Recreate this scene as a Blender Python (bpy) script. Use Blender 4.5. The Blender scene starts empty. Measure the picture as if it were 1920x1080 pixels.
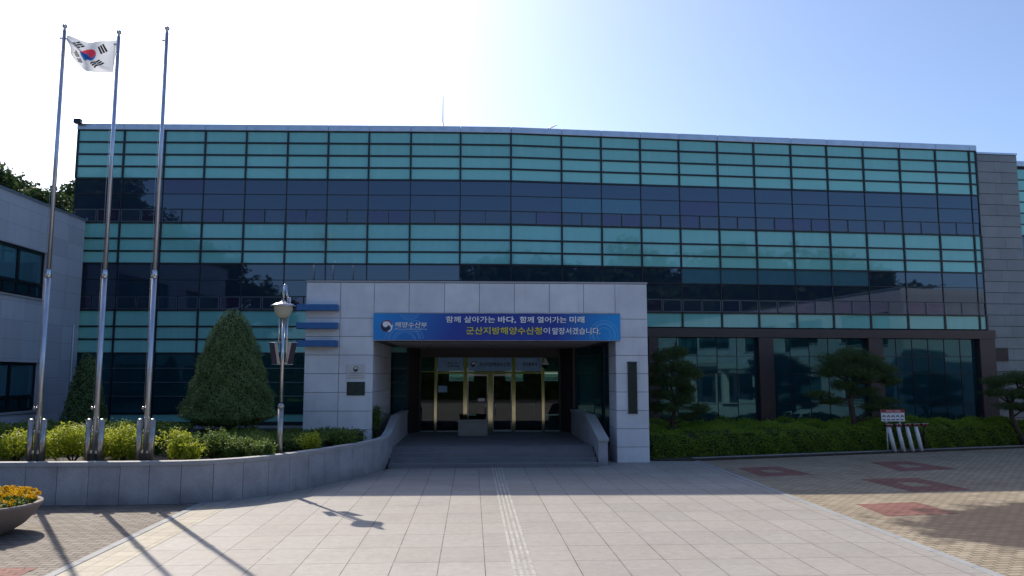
import bpy, math, random
import numpy as np
from mathutils import Vector, Matrix
random.seed(7); rng = np.random.default_rng(11)
SC = bpy.context.scene; COL = SC.collection
R = math.radians

# ------------------------------------------------------------------ camera, sky, sun, exposure
cam = bpy.data.objects.new('camera', bpy.data.cameras.new('camera')); COL.objects.link(cam)
cam.location = (0, 0, 2.7); cam.rotation_euler = (R(90 + 6.370), 0, R(-2.9226))
cam.data.sensor_width = 36; cam.data.lens = 27.375; cam.data.clip_end = 3000
SC.camera = cam
SUN_EL, SUN_AZ = R(41), R(-32)            # azimuth from +Y, negative = to the left
W = bpy.data.worlds.new('World'); SC.world = W; W.use_nodes = True
nt = W.node_tree; nt.nodes.clear()
sky = nt.nodes.new('ShaderNodeTexSky'); sky.sky_type = 'NISHITA'; sky.sun_disc = False
sky.sun_elevation = SUN_EL; sky.sun_rotation = SUN_AZ
sky.altitude = 0; sky.air_density = .75; sky.dust_density = 2.0; sky.ozone_density = 4.0
bg = nt.nodes.new('ShaderNodeBackground'); bg.inputs[1].default_value = 0.145
wo = nt.nodes.new('ShaderNodeOutputWorld')
nt.links.new(sky.outputs[0], bg.inputs[0]); nt.links.new(bg.outputs[0], wo.inputs[0])
sun = bpy.data.objects.new('sun', bpy.data.lights.new('sun', 'SUN')); COL.objects.link(sun)
sun.data.energy = 3.4; sun.data.angle = R(0.5); sun.data.color = (1, .91, .78)
sd = Vector((math.sin(SUN_AZ)*math.cos(SUN_EL), math.cos(SUN_AZ)*math.cos(SUN_EL), math.sin(SUN_EL)))
sun.rotation_euler = sd.to_track_quat('Z', 'Y').to_euler(); sun.location = (-20, 30, 40)
SC.view_settings.view_transform = 'Standard'; SC.view_settings.look = 'None'
SC.view_settings.gamma = 1; SC.view_settings.use_curve_mapping = False
SC.view_settings.exposure = 0.66

# ------------------------------------------------------------------ helpers: materials
def lin(c):
    return tuple(((v/255)/12.92 if v <= 10 else (((v/255)+.055)/1.055)**2.4) for v in c)
class N:
    """small node-tree writer"""
    def __init__(s, name):
        s.m = bpy.data.materials.new(name); s.m.use_nodes = True
        s.t = s.m.node_tree; s.t.nodes.clear()
        s.o = s.t.nodes.new('ShaderNodeOutputMaterial')
    def n(s, typ, ins=None, **kw):
        x = s.t.nodes.new('ShaderNode' + typ)
        for k, v in kw.items(): setattr(x, k, v)
        for k, v in (ins or {}).items():
            if hasattr(v, 'is_linked') or isinstance(v, bpy.types.NodeSocket): s.t.links.new(v, x.inputs[k])
            else: x.inputs[k].default_value = v
        return x
    def math(s, op, a, b=0.0, c=0.0, clamp=False):
        return s.n('Math', {0: a, 1: b, 2: c}, operation=op, use_clamp=clamp).outputs[0]
    def mix(s, f, a, b, blend='MIX'):
        x = s.t.nodes.new('ShaderNodeMix'); x.data_type = 'RGBA'; x.blend_type = blend
        for i, v in ((0, f), (6, a), (7, b)):
            if isinstance(v, bpy.types.NodeSocket): s.t.links.new(v, x.inputs[i])
            else: x.inputs[i].default_value = (*v, 1) if isinstance(v, tuple) and len(v) == 3 else v
        return x.outputs[2]
    def obj(s): return s.n('TexCoord').outputs['Object']
    def noise(s, vec, scale, detail=4, rough=.6):
        return s.n('TexNoise', {'Vector': vec, 'Scale': scale, 'Detail': detail, 'Roughness': rough}).outputs[0]
    def ramp(s, f, a, b):
        return s.n('MapRange', {0: f, 1: a, 2: b, 3: 0.0, 4: 1.0}).outputs[0]
    def bump(s, h, strength=.3, dist=.02):
        return s.n('Bump', {'Height': h, 'Strength': strength, 'Distance': dist}).outputs[0]
    def pbr(s, **kw):
        b = s.n('BsdfPrincipled')
        names = dict(base='Base Color', rough='Roughness', metal='Metallic', ior='IOR', normal='Normal', spec='Specular IOR Level', trans='Transmission Weight', sub='Subsurface Weight', coat='Coat Weight', alpha='Alpha')
        for k, v in kw.items():
            i = b.inputs[names[k]]
            if isinstance(v, bpy.types.NodeSocket): s.t.links.new(v, i)
            else: i.default_value = (*v, 1) if isinstance(v, tuple) and len(v) == 3 else v
        s.t.links.new(b.outputs[0], s.o.inputs[0]); return b
def sc(c, k): return tuple(v*k for v in c)

def plain(name, col, rough=.5, metal=0.0, var=.12, scale=3.0, bump=0.0, bscale=60.0, ior=1.5, island=0.0):
    m = N(name); v = m.obj()
    f = m.ramp(m.noise(v, scale), .3, .7)
    c = m.mix(f, sc(col, 1-var), sc(col, 1+var))
    if island:
        r = m.n('NewGeometry').outputs['Random Per Island']
        c = m.mix(r, c, m.mix(1.0, c, (1-island,)*3, 'MULTIPLY'))
    kw = dict(base=c, rough=rough, metal=metal, ior=ior)
    if bump: kw['normal'] = m.bump(m.noise(v, bscale), bump, .01)
    m.pbr(**kw); return m.m
def granite(name, col, speck=.35, island=.1, rough=.75, streak=0.0, foot=0.0):
    m = N(name); v = m.obj()
    big = m.ramp(m.noise(v, 1.3, 5), .3, .7)
    fine = m.noise(v, 90, 2, .8)
    c = m.mix(big, sc(col, .88), sc(col, 1.08))
    c = m.mix(m.ramp(fine, .35, .65), m.mix(1.0, c, (1-speck,)*3, 'MULTIPLY'), c)
    r = m.n('NewGeometry').outputs['Random Per Island']
    c = m.mix(r, c, m.mix(1.0, c, (1-island, 1-island, 1-island*.8), 'MULTIPLY'))
    if streak:
        mp = m.n('Mapping', {'Vector': v, 'Scale': (2.2, 2.2, .25)}).outputs[0]
        s_ = m.ramp(m.noise(mp, 1.6, 6, .65), .52, .8)
        c = m.mix(m.math('MULTIPLY', s_, streak), c, sc(col, .45))
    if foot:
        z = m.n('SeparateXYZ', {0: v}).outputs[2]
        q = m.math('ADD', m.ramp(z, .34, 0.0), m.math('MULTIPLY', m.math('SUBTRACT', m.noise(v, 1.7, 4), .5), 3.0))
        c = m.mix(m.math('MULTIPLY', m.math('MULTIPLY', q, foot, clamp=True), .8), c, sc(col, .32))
    m.pbr(base=c, rough=rough, normal=m.bump(fine, .12, .006)); return m.m
def glass(name, col, ior=1.9, rough=.02, wav=.004, tint=(1, 1, 1), lo=.78, hi=1.18):
    """tinted reflective facade glass: dark body colour under a clear reflecting face"""
    m = N(name); v = m.obj()
    w = m.noise(v, .55, 1)
    r = m.n('NewGeometry').outputs['Random Per Island']
    c = m.mix(r, sc(col, lo), sc(col, hi))
    c = m.mix(m.math('MULTIPLY', m.ramp(m.noise(v, .16, 3), .35, .7), .35), c, sc(col, .72))
    mp = m.n('Mapping', {'Vector': v, 'Scale': (3, 3, .5)}).outputs[0]
    c = m.mix(m.math('MULTIPLY', m.ramp(m.noise(mp, 1.5, 5), .45, .8), .35), c, sc(col, 1.3))
    wn = m.n('TexWhiteNoise', {'W': m.math('MULTIPLY', r, 977.0)}, noise_dimensions='1D').outputs[1]
    tl = m.n('VectorMath', {0: m.n('VectorMath', {0: wn, 1: (-.5, -.5, -.5)}).outputs[0], 3: .016}, operation='SCALE').outputs[0]
    nn = m.n('VectorMath', {0: m.n('VectorMath', {0: m.bump(w, .3, wav), 1: tl}).outputs[0]}, operation='NORMALIZE').outputs[0]
    d = m.pbr(base=c, rough=rough, ior=ior, normal=nn); d.inputs['Specular Tint'].default_value = (*tint, 1); return m.m
def leaf(name, dark, light, rough=.55, scale=1.4):
    m = N(name); v = m.obj()
    r = m.n('NewGeometry').outputs['Random Per Island']
    a = m.mix(r, dark, light)
    n_ = m.ramp(m.noise(v, scale, 3), .3, .7)
    c = m.mix(n_, m.mix(1.0, a, (.72, .74, .7), 'MULTIPLY'), a)
    d = m.pbr(base=c, rough=rough, spec=.2)
    tr = m.n('BsdfTranslucent', {0: m.mix(.5, c, sc(light, 1.3))})
    mx = m.n('MixShader', {0: .38, 1: d.outputs[0], 2: tr.outputs[0]})
    m.t.links.new(mx.outputs[0], m.o.inputs[0]); return m.m
def cellmask(m, coord, pitch, off, joint):
    """returns (cell index, joint mask) along one axis"""
    x = m.math('DIVIDE', m.math('SUBTRACT', coord, off), pitch)
    i = m.math('FLOOR', x); f = m.math('FRACT', x)
    d = m.math('MULTIPLY', m.math('MINIMUM', f, m.math('SUBTRACT', 1.0, f)), pitch)
    return i, m.math('LESS_THAN', d, joint)
def slabs(name, col, px, py, ox, oy, joint, var=.16, warm=None, stain=.25):
    m = N(name); v = m.obj(); s_ = m.n('SeparateXYZ', {0: v}).outputs
    ix, jx = cellmask(m, s_[0], px, ox, joint); iy, jy = cellmask(m, s_[1], py, oy, joint)
    cid = m.n('CombineXYZ', {0: ix, 1: iy}).outputs[0]
    wn = m.n('TexWhiteNoise', {'Vector': cid}, noise_dimensions='2D')
    c = m.mix(wn.outputs[0], sc(col, 1-var), sc(col, 1+var))
    wn2 = m.n('TexWhiteNoise', {'Vector': m.n('VectorMath', {0: cid, 1: (17.3, 5.1, 0)}).outputs[0]}, noise_dimensions='2D')
    c = m.mix(m.math('MULTIPLY', wn2.outputs[0], .55), c, warm or col)
    fine = m.noise(v, 75, 2, .8)
    c = m.mix(m.ramp(fine, .3, .7), m.mix(1.0, c, (.82, .82, .82), 'MULTIPLY'), c)
    mot = m.ramp(m.noise(v, 7.0, 5, .7), .3, .7)
    c = m.mix(mot, m.mix(1.0, c, (.84, .84, .83), 'MULTIPLY'), m.mix(1.0, c, (1.05, 1.05, 1.05), 'MULTIPLY'))
    vo = m.n('TexVoronoi', {'Vector': v, 'Scale': 1.7}).outputs
    sp = m.math('MULTIPLY', m.math('LESS_THAN', vo[0], .042), m.math('GREATER_THAN', m.n('SeparateXYZ', {0: vo[1]}).outputs[0], .55))
    c = m.mix(m.math('MULTIPLY', sp, .6), c, sc(col, .25))
    st = m.ramp(m.noise(v, .8, 7, .65), .5, .78)
    c = m.mix(m.math('MULTIPLY', st, stain), c, sc(col, .5))
    # worn edge darkening around the joints is dirt that sits in them
    j = m.math('MAXIMUM', jx, jy)
    jn = m.ramp(m.noise(v, 2.2, 4), .25, .6)
    c = m.mix(m.math('MULTIPLY', j, m.math('ADD', .35, m.math('MULTIPLY', jn, .55))), c, sc(col, .12))
    h = m.math('SUBTRACT', m.math('MULTIPLY', fine, .25), j)
    m.pbr(base=c, rough=.7, normal=m.bump(h, .25, .006)); return m.m
def pavers(name, col, col2, rot=0.0, w=.2, h=.1, stain=None, joint=.011):
    m = N(name); v = m.obj()
    vec = m.n('Mapping', {'Vector': v, 'Rotation': (0, 0, rot)}).outputs[0]
    b = m.n('TexBrick', {'Vector': vec, 'Color1': (*col, 1), 'Color2': (*col2, 1), 'Mortar': (*sc(col, .2), 1), 'Scale': 1.0,
            'Mortar Size': joint, 'Mortar Smooth': .2, 'Bias': 0.0, 'Brick Width': w, 'Row Height': h}, offset=.5)
    c = b.outputs[0]
    c = m.mix(m.ramp(m.noise(v, .5, 6, .65), .35, .75), c, m.mix(1.0, c, (.72, .68, .66), 'MULTIPLY'))
    fine = m.noise(v, 60, 2, .8)
    c = m.mix(m.ramp(fine, .3, .7), m.mix(1.0, c, (.78, .78, .78), 'MULTIPLY'), c)
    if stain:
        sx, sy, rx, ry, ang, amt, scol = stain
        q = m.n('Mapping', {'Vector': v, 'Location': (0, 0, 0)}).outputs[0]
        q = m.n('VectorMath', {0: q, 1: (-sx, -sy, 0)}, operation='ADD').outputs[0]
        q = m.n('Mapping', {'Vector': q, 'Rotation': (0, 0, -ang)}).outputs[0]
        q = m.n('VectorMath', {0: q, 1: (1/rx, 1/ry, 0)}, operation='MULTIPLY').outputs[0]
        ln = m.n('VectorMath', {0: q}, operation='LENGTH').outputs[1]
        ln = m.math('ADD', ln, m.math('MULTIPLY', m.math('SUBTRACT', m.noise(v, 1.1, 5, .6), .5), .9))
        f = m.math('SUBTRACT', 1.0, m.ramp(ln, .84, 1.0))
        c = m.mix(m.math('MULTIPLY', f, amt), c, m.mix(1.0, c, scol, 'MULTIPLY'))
    hgt = m.math('SUBTRACT', m.math('MULTIPLY', fine, .3), b.outputs['Fac'])
    m.pbr(base=c, rough=.85, normal=m.bump(hgt, .3, .008)); return m.m

M = {}
M['plaza'] = slabs('plaza granite', (.365, .34, .312), .66, 1.0, .2, .7, .0075, var=.08, warm=(.365, .325, .29), stain=.42)
M['kerb'] = granite('kerb granite', (.36, .37, .37), .3, .15)
M['yellow'] = slabs('yellow kerb tiles', (.40, .355, .275), .3, .3, 0, 0, .005, var=.15)
M['paverL'] = pavers('buff pavers', (.31, .27, .225), (.21, .175, .14), R(4), .25, .125)
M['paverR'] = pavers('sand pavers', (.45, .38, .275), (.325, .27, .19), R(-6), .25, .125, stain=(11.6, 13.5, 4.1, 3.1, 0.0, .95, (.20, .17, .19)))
M['paverRed'] = pavers('red pavers', (.34, .15, .12), (.24, .10, .085), R(-6), .25, .125)
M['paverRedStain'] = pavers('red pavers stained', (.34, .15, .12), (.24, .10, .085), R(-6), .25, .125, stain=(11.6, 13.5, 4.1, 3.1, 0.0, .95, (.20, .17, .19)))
M['ground'] = plain('earth', (.13, .115, .09), .95, var=.3, scale=1.2, bump=.4)
M['soil'] = plain('soil', (.05, .042, .03), .95, var=.4, scale=5, bump=.6)
M['asphalt'] = plain('asphalt', (.055, .055, .058), .9, var=.2, scale=1.5, bump=.4)
M['tactile'] = plain('tactile granite', (.46, .44, .40), .6, var=.15, scale=6, island=.2)
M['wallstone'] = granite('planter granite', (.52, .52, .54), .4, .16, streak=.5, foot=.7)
M['capstone'] = granite('cap granite', (.46, .46, .46), .3, .1)
M['stair'] = granite('stair granite', (.25, .255, .265), .35, .12, streak=.25)
M['panel'] = granite('pale stone panel', (.78, .80, .82), .14, .10, .5, streak=.34)
M['joint'] = plain('dark backing', (.05, .05, .055), .9)  # dark backing that shows in the gaps between panels
M['annex'] = None
M['darkframe'] = plain('dark aluminium', (.018, .02, .026), .35, .3, var=.2)
M['frame'] = plain('slate aluminium', (.10, .13, .16), .35, .4, var=.2)
M['coping'] = plain('coping aluminium', (.42, .46, .52), .3, .7, var=.1)
M['teal'] = glass('teal spandrel glass', (.205, .51, .455), 1.6, tint=(.7,.95,1))
M['navy'] = glass('navy vision glass', (.015, .026, .044), 1.85, tint=(.60,.76,.95), lo=.5, hi=1.6)
M['awn'] = glass('awning glass', (.018, .028, .044), 1.8, tint=(.62,.76,.95), lo=.5, hi=2.0)
M['mauve'] = glass('mauve tinted glass', (.026, .024, .046), 1.8, tint=(.6,.66,.95))
M['blind'] = glass('glass over pale blind', (.06, .15, .19), 1.7, tint=(.6,.8,1))
M['tealdk'] = glass('dark teal glass', (.008, .036, .046), 1.8, tint=(.32,.75,.85))
M['brown'] = granite('brown stone', (.052, .036, .040), .3, .1, .4)
M['steel'] = plain('stainless steel', (.56, .57, .60), .26, 1.0, var=.12, scale=8)
M['oldsteel'] = plain('weathered steel', (.42, .40, .38), .38, .9, var=.25, scale=6)
M['alupole'] = plain('pole aluminium', (.50, .53, .60), .32, .85, var=.1, scale=4)
M['brass'] = plain('polished brass steel', (.50, .455, .29), .10, 1.0, var=.15, scale=5)
M['blue'] = plain('blue paint', (.012, .11, .32), .35, var=.1)
M['white'] = plain('white print', (.90, .90, .90), .5, var=.03)
M['lettershadow'] = plain('navy print', (.010, .020, .07), .5, var=.05)
M['yellowprint'] = plain('yellow print', (.72, .62, .06), .5, var=.03)
M['red'] = plain('red print', (.36, .025, .03), .5, var=.05)
M['flagred'] = None
M['blackprint'] = plain('black print', (.012, .012, .014), .5)
M['greyprint'] = plain('grey print', (.13, .15, .19), .5)
M['plaque'] = plain('brushed plaque', (.50, .50, .51), .35, .5, var=.08)
M['greenplaque'] = plain('dark green bronze', (.014, .030, .026), .4, .2, var=.35, scale=9)
M['soffit'] = plain('soffit boards', (.55, .45, .40), .6, var=.15)
M['transom'] = plain('pale blue film', (.26, .48, .80), .35, var=.1)
M['lamp'] = None
M['maroon'] = plain('maroon banner cloth', (.036, .022, .032), .7, var=.2)
M['beigebanner'] = plain('beige banner cloth', (.42, .38, .33), .7, var=.1)
M['bark'] = plain('bark', (.065, .045, .032), .9, var=.4, scale=9, bump=.8, bscale=25)
M['concrete'] = granite('cast bowl', (.33, .27, .23), .25, .1, .8, streak=.35)
M['beigebox'] = granite('beige fibre box', (.36, .33, .28), .2, .05, .7)
M['rubber'] = plain('black plastic', (.012, .012, .013), .5)
M['whitepaint'] = plain('white paint', (.72, .73, .74), .45, var=.12, scale=6)
M['offwhite'] = plain('off white wall', (.62, .62, .60), .7, var=.1)
M['lobbywall'] = plain('lobby wall', (.24, .25, .26), .6)
M['lobbyfloor'] = plain('lobby floor', (.12, .12, .12), .15)
M['deskblue'] = plain('blue desk front', (.03, .09, .22), .4)
M['hill'] = plain('dark verge', (.03, .05, .025), .95, var=.4, scale=.1)

m = N('lamp bowl'); d = m.pbr(base=(.62, .62, .52), rough=.25, ior=1.45)
t_ = m.n('BsdfTranslucent', {0: (.7, .68, .55, 1)}); x_ = m.n('MixShader', {0: .45, 1: d.outputs[0], 2: t_.outputs[0]})
m.t.links.new(x_.outputs[0], m.o.inputs[0]); M['lamp'] = m.m
def cloth(name, col):
    m = N(name); d = m.pbr(base=col, rough=.8)
    t = m.n('BsdfTranslucent', {0: (*sc(col, 1.0), 1)}); x = m.n('MixShader', {0: .5, 1: d.outputs[0], 2: t.outputs[0]})
    m.t.links.new(x.outputs[0], m.o.inputs[0]); return m.m
M['flagwhite'] = cloth('flag white', (.66, .68, .71)); M['flagred'] = cloth('flag red', (.62, .05, .08))
M['flagblue'] = cloth('flag blue', (.02, .13, .42)); M['flagblack'] = cloth('flag black', (.02, .02, .02))
# clear pane for the entrance: tinted see-through with a fresnel reflection
m = N('entrance glass'); f = m.n('Fresnel', {0: 1.5}).outputs[0]
t_ = m.n('BsdfTransparent', {0: (.42, .55, .55, 1)}); g_ = m.n('BsdfGlossy', {0: (1, 1, 1, 1), 1: .02})
x_ = m.n('MixShader', {0: f, 1: t_.outputs[0], 2: g_.outputs[0]}); m.t.links.new(x_.outputs[0], m.o.inputs[0]); M['clear'] = m.m
# granite cladding of the side wings: thin joints between courses
def cladding(name, col, ph, pw, axis):
    m = N(name); v = m.obj(); s_ = m.n('SeparateXYZ', {0: v}).outputs
    iz, jz = cellmask(m, s_[2], ph, .13, .006); iy, jy = cellmask(m, s_[axis], pw, .3, .005)
    wn = m.n('TexWhiteNoise', {'Vector': m.n('CombineXYZ', {0: iz, 1: iy}).outputs[0]}, noise_dimensions='2D').outputs[0]
    c = m.mix(wn, sc(col, .90), sc(col, 1.06))
    fine = m.noise(v, 70, 2, .8)
    c = m.mix(m.ramp(fine, .3, .7), m.mix(1.0, c, (.72, .72, .74), 'MULTIPLY'), c)
    mp = m.n('Mapping', {'Vector': v, 'Scale': (2, 2, .22)}).outputs[0]
    c = m.mix(m.math('MULTIPLY', m.ramp(m.noise(mp, 1.4, 6), .5, .8), .4), c, sc(col, .55))
    j = m.math('MAXIMUM', jz, m.math('MULTIPLY', jy, .6))
    c = m.mix(m.math('MULTIPLY', j, .7), c, sc(col, .35))
    m.pbr(base=c, rough=.75, normal=m.bump(m.math('SUBTRACT', m.math('MULTIPLY', fine, .3), j), .3, .006)); return m.m
M['annex'] = cladding('annex granite', (.60, .61, .66), .62, 1.25, 1)
M['towerstone'] = granite('tower granite', (.30, .33, .33), .3, .14, streak=.25)
# banner print: cyan at both ends to deep blue in the middle
m = N('banner print'); v = m.obj(); sx = m.n('SeparateXYZ', {0: v}).outputs
f1 = m.math('SUBTRACT', 1.0, m.ramp(m.math('ADD', sx[0], m.math('MULTIPLY', sx[2], .9)), .6, 3.6))
f2 = m.ramp(m.math('SUBTRACT', sx[0], m.math('MULTIPLY', sx[2], .5)), 3.6, 5.2)
f1 = m.math('MAXIMUM', m.ramp(m.math('ADD', sx[0], m.math('MULTIPLY', sx[2], .6)), 3.0, 1.2), f2) if False else m.math('MAXIMUM', m.n('MapRange', {0: m.math('ADD', sx[0], m.math('MULTIPLY', sx[2], -.5)), 1: -5.5, 2: -2.6, 3: 1.0, 4: 0.0}).outputs[0], m.n('MapRange', {0: sx[0], 1: 2.6, 2: 4.4, 3: 0.0, 4: 1.0}).outputs[0])
c = m.mix(f1, (.014, .045, .32), (.008, .30, .72))
dots = m.n('TexVoronoi', {'Vector': m.n('Mapping', {'Vector': v, 'Rotation': (0, R(35), 0), 'Scale': (26, 1, 26)}).outputs[0], 'Scale': 1.0, 'Randomness': 0.0}).outputs[0]
c = m.mix(m.math('MULTIPLY', m.math('LESS_THAN', dots, .3), m.math('MULTIPLY', f1, .25)), c, (.08, .40, .75))
m.pbr(base=c, rough=.45); M['banner'] = m.m
m = N('banner ring print'); m.pbr(base=(.18, .48, .80), rough=.45); M['ring'] = m.m
# foliage
M['cone'] = leaf('yew foliage', (.135, .20, .085), (.27, .37, .14))
M['bright'] = leaf('euonymus foliage', (.26, .33, .02), (.54, .58, .06), scale=4)
M['shrub'] = leaf('shrub foliage', (.085, .145, .03), (.18, .26, .055), scale=3)
M['hedgeleaf'] = leaf('hedge foliage', (.13, .23, .02), (.31, .43, .045), scale=1.8)
M['pine'] = leaf('pine needles', (.055, .095, .035), (.12, .175, .055), scale=2)
M['broad'] = leaf('broadleaf foliage', (.020, .042, .014), (.055, .095, .028), scale=.7)
M['core'] = plain('dark foliage core', (.030, .050, .018), .95, var=.4, scale=4)  # shade between the leaves, put into a dark core colour
M['flower'] = leaf('marigold petals', (.55, .26, .01), (.85, .55, .015), scale=8)

# ------------------------------------------------------------------ helpers: geometry
class B:
    def __init__(s): s.v = []; s.f = []; s.m = []; s.s = []
    def add(s, vs, fs, m=0, smooth=False):
        k = len(s.v); s.v += [tuple(map(float, p)) for p in vs]
        for f in fs: s.f.append(tuple(i+k for i in f)); s.m.append(m); s.s.append(smooth)
        return s
    def hexa(s, p, m=0):   # 8 points, bottom ring then top ring, counter-clockwise from above
        return s.add(p, [(3,2,1,0),(4,5,6,7),(0,1,5,4),(1,2,6,5),(2,3,7,6),(3,0,4,7)], m)
    def box(s, x0, x1, y0, y1, z0, z1, m=0):
        return s.hexa([(x0,y0,z0),(x1,y0,z0),(x1,y1,z0),(x0,y1,z0),(x0,y0,z1),(x1,y0,z1),(x1,y1,z1),(x0,y1,z1)], m)
    def obox(s, P, u, ua, ub, oa, ob, za, zb, m=0):
        """box in a wall frame: u along the wall to the right, o outward (towards the viewer)"""
        n = (u[1], -u[0])
        def q(a, o, z): return (P[0]+u[0]*a+n[0]*o, P[1]+u[1]*a+n[1]*o, z)
        return s.hexa([q(ua,ob,za),q(ub,ob,za),q(ub,oa,za),q(ua,oa,za),q(ua,ob,zb),q(ub,ob,zb),q(ub,oa,zb),q(ua,oa,zb)], m)
    def prism(s, poly, z0, z1, m=0):
        n = len(poly)
        return s.add([(x,y,z0) for x,y in poly]+[(x,y,z1) for x,y in poly],
            [tuple(range(n-1,-1,-1)), tuple(range(n,2*n))]+[(i,(i+1)%n,n+(i+1)%n,n+i) for i in range(n)], m)
    def tube(s, pts, rad, n=12, m=0, caps=True):
        pts = [Vector(p) for p in pts]
        if not hasattr(rad, '__len__'): rad = [rad]*len(pts)
        vs = []; ref = None
        for i, p in enumerate(pts):
            d = (pts[min(i+1, len(pts)-1)]-pts[max(i-1, 0)]).normalized()
            if ref is None:
                a = Vector((1,0,0)) if abs(d.x) < .8 else Vector((0,1,0))
            else: a = ref
            a = (a-d*a.dot(d)).normalized(); b = d.cross(a); ref = a
            for k in range(n):
                t = 2*math.pi*k/n; vs.append(p+(a*math.cos(t)+b*math.sin(t))*rad[i])
        fs = [(i*n+k, i*n+(k+1)%n, (i+1)*n+(k+1)%n, (i+1)*n+k) for i in range(len(pts)-1) for k in range(n)]
        s.add(vs, fs, m, True)
        if caps:
            k0 = len(s.v)-len(vs)
            s.f.append(tuple(k0+i for i in range(n-1,-1,-1))); s.m.append(m); s.s.append(False)
            s.f.append(tuple(k0+(len(pts)-1)*n+i for i in range(n))); s.m.append(m); s.s.append(False)
        return s
    def lathe(s, c, prof, n=32, m=0, smooth=True):
        vs = []; L = len(prof)
        for r, z in prof:
            for k in range(n):
                t = 2*math.pi*k/n; vs.append((c[0]+r*math.cos(t), c[1]+r*math.sin(t), c[2]+z))
        fs = [(i*n+k, i*n+(k+1)%n, (i+1)*n+(k+1)%n, (i+1)*n+k) for i in range(L-1) for k in range(n)]
        return s.add(vs, fs, m, smooth)
    def flat(s, pts, o, u, m=0):     # 2-D polygon (a, b) laid on a vertical wall at point o with direction u
        return s.add([(o[0]+u[0]*a, o[1]+u[1]*a, o[2]+b) for a, b in pts], [tuple(range(len(pts)))], m)
    def build(s, name, mats, parent=None, bevel=0.0, smooth=None):
        me = bpy.data.meshes.new(name); me.from_pydata(s.v, [], s.f)
        mats = mats if isinstance(mats, (list, tuple)) else [mats]
        for x in mats: me.materials.append(x)
        me.polygons.foreach_set('material_index', s.m); me.polygons.foreach_set('use_smooth', s.s); me.update()
        o = bpy.data.objects.new(name, me); COL.objects.link(o)
        if parent: own(o, parent)
        if bevel:
            b = o.modifiers.new('bevel', 'BEVEL'); b.width = bevel; b.segments = 2; b.limit_method = 'ANGLE'; b.angle_limit = R(50)
        return o
def root_of(o):
    while o.parent: o = o.parent
    return o
def own(o, parent):
    o.parent = parent
    r = root_of(parent)
    if r is parent and r.type == 'EMPTY': o.matrix_parent_inverse = Matrix.Translation(-r.location)
    return o
def tag(o, label=None, cat=None, group=None, kind=None):
    if label: o['label'] = label
    if cat: o['category'] = cat
    if group: o['group'] = group
    if kind: o['kind'] = kind
    return o
def thing(name, label, cat, loc=(0,0,0), group=None):
    o = bpy.data.objects.new(name, None); COL.objects.link(o); o.location = loc; o.empty_display_size = .3
    return tag(o, label, cat, group)
def copy_tree(o, parent=None):
    c = o.copy(); COL.objects.link(c)
    if parent: c.parent = parent; c.matrix_parent_inverse = o.matrix_parent_inverse.copy()
    for ch in list(o.children): copy_tree(ch, c)
    return c
def lettering(b, body, o, u, height, width=None, bold=0.0, m=0, align='l'):
    """adds flat lettering to builder b: o = left foot of the line, u = writing direction along the wall"""
    cu = bpy.data.curves.new('lettering', 'FONT'); cu.body = body; cu.offset = bold; cu.resolution_u = 3
    ob = bpy.data.objects.new('lettering', cu); COL.objects.link(ob)
    dg = bpy.context.evaluated_depsgraph_get(); me = bpy.data.meshes.new_from_object(ob.evaluated_get(dg))
    vs = np.array([v.co[:] for v in me.vertices]); mn, mx = vs.min(0), vs.max(0)
    k = height/(mx[1]-mn[1]); kx = width/(mx[0]-mn[0]) if width else k
    pts = [(o[0]+u[0]*(x-mn[0])*kx, o[1]+u[1]*(x-mn[0])*kx, o[2]+(y-mn[1])*k) for x, y, _ in vs]
    b.add(pts, [tuple(p.vertices) for p in me.polygons], m)
    bpy.data.objects.remove(ob); bpy.data.curves.remove(cu); bpy.data.meshes.remove(me)
    return (mx[0]-mn[0])*kx
def disc(r, n=40, cx=0, cy=0, a0=0, a1=2*math.pi):
    return [(cx+r*math.cos(a0+(a1-a0)*i/n), cy+r*math.sin(a0+(a1-a0)*i/n)) for i in range(n+(0 if abs(a1-a0-2*math.pi) < 1e-6 else 1))]
def arcstrip(r0, r1, a0, a1, n=24, cx=0, cy=0):
    return disc(r1, n, cx, cy, a0, a1) + disc(r0, n, cx, cy, a1, a0)

def leaf_mesh(name, pts, nrm, size, mat, parent=None, jitter=.7, aspect=.5, extra=None, folded=False):
    """many small leaf faces: pts (n,3), nrm (n,3) outward direction"""
    n = len(pts); size = np.broadcast_to(np.asarray(size), (n,))*rng.uniform(.65, 1.35, n)
    d = nrm + rng.normal(0, jitter, (n,3)); d /= np.linalg.norm(d, axis=1)[:,None]+1e-9
    a = np.cross(d, rng.normal(0, 1, (n,3))); a /= np.linalg.norm(a, axis=1)[:,None]+1e-9
    b = np.cross(d, a)
    L = a*size[:,None]*.5; Wd = b*(size*aspect)[:,None]*.5
    bend = d*(size*.12)[:,None]
    v = np.stack([pts-L, pts+Wd*1.0-L*.1+bend, pts+L, pts-Wd*1.0-L*.1+bend], 1).reshape(-1, 3)
    me = bpy.data.meshes.new(name); me.vertices.add(4*n); me.vertices.foreach_set('co', v.astype(np.float32).ravel())
    me.loops.add(4*n); me.loops.foreach_set('vertex_index', np.arange(4*n, dtype=np.int32))
    me.polygons.add(n); me.polygons.foreach_set('loop_start', np.arange(0, 4*n, 4, dtype=np.int32))
    me.polygons.foreach_set('loop_total', np.full(n, 4, dtype=np.int32))
    me.materials.append(mat); me.update(calc_edges=True)
    o = bpy.data.objects.new(name, me); COL.objects.link(o)
    if parent: own(o, parent)
    return o
def sph(n):
    d = rng.normal(0, 1, (n,3)); return d/np.linalg.norm(d, axis=1)[:,None]
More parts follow.
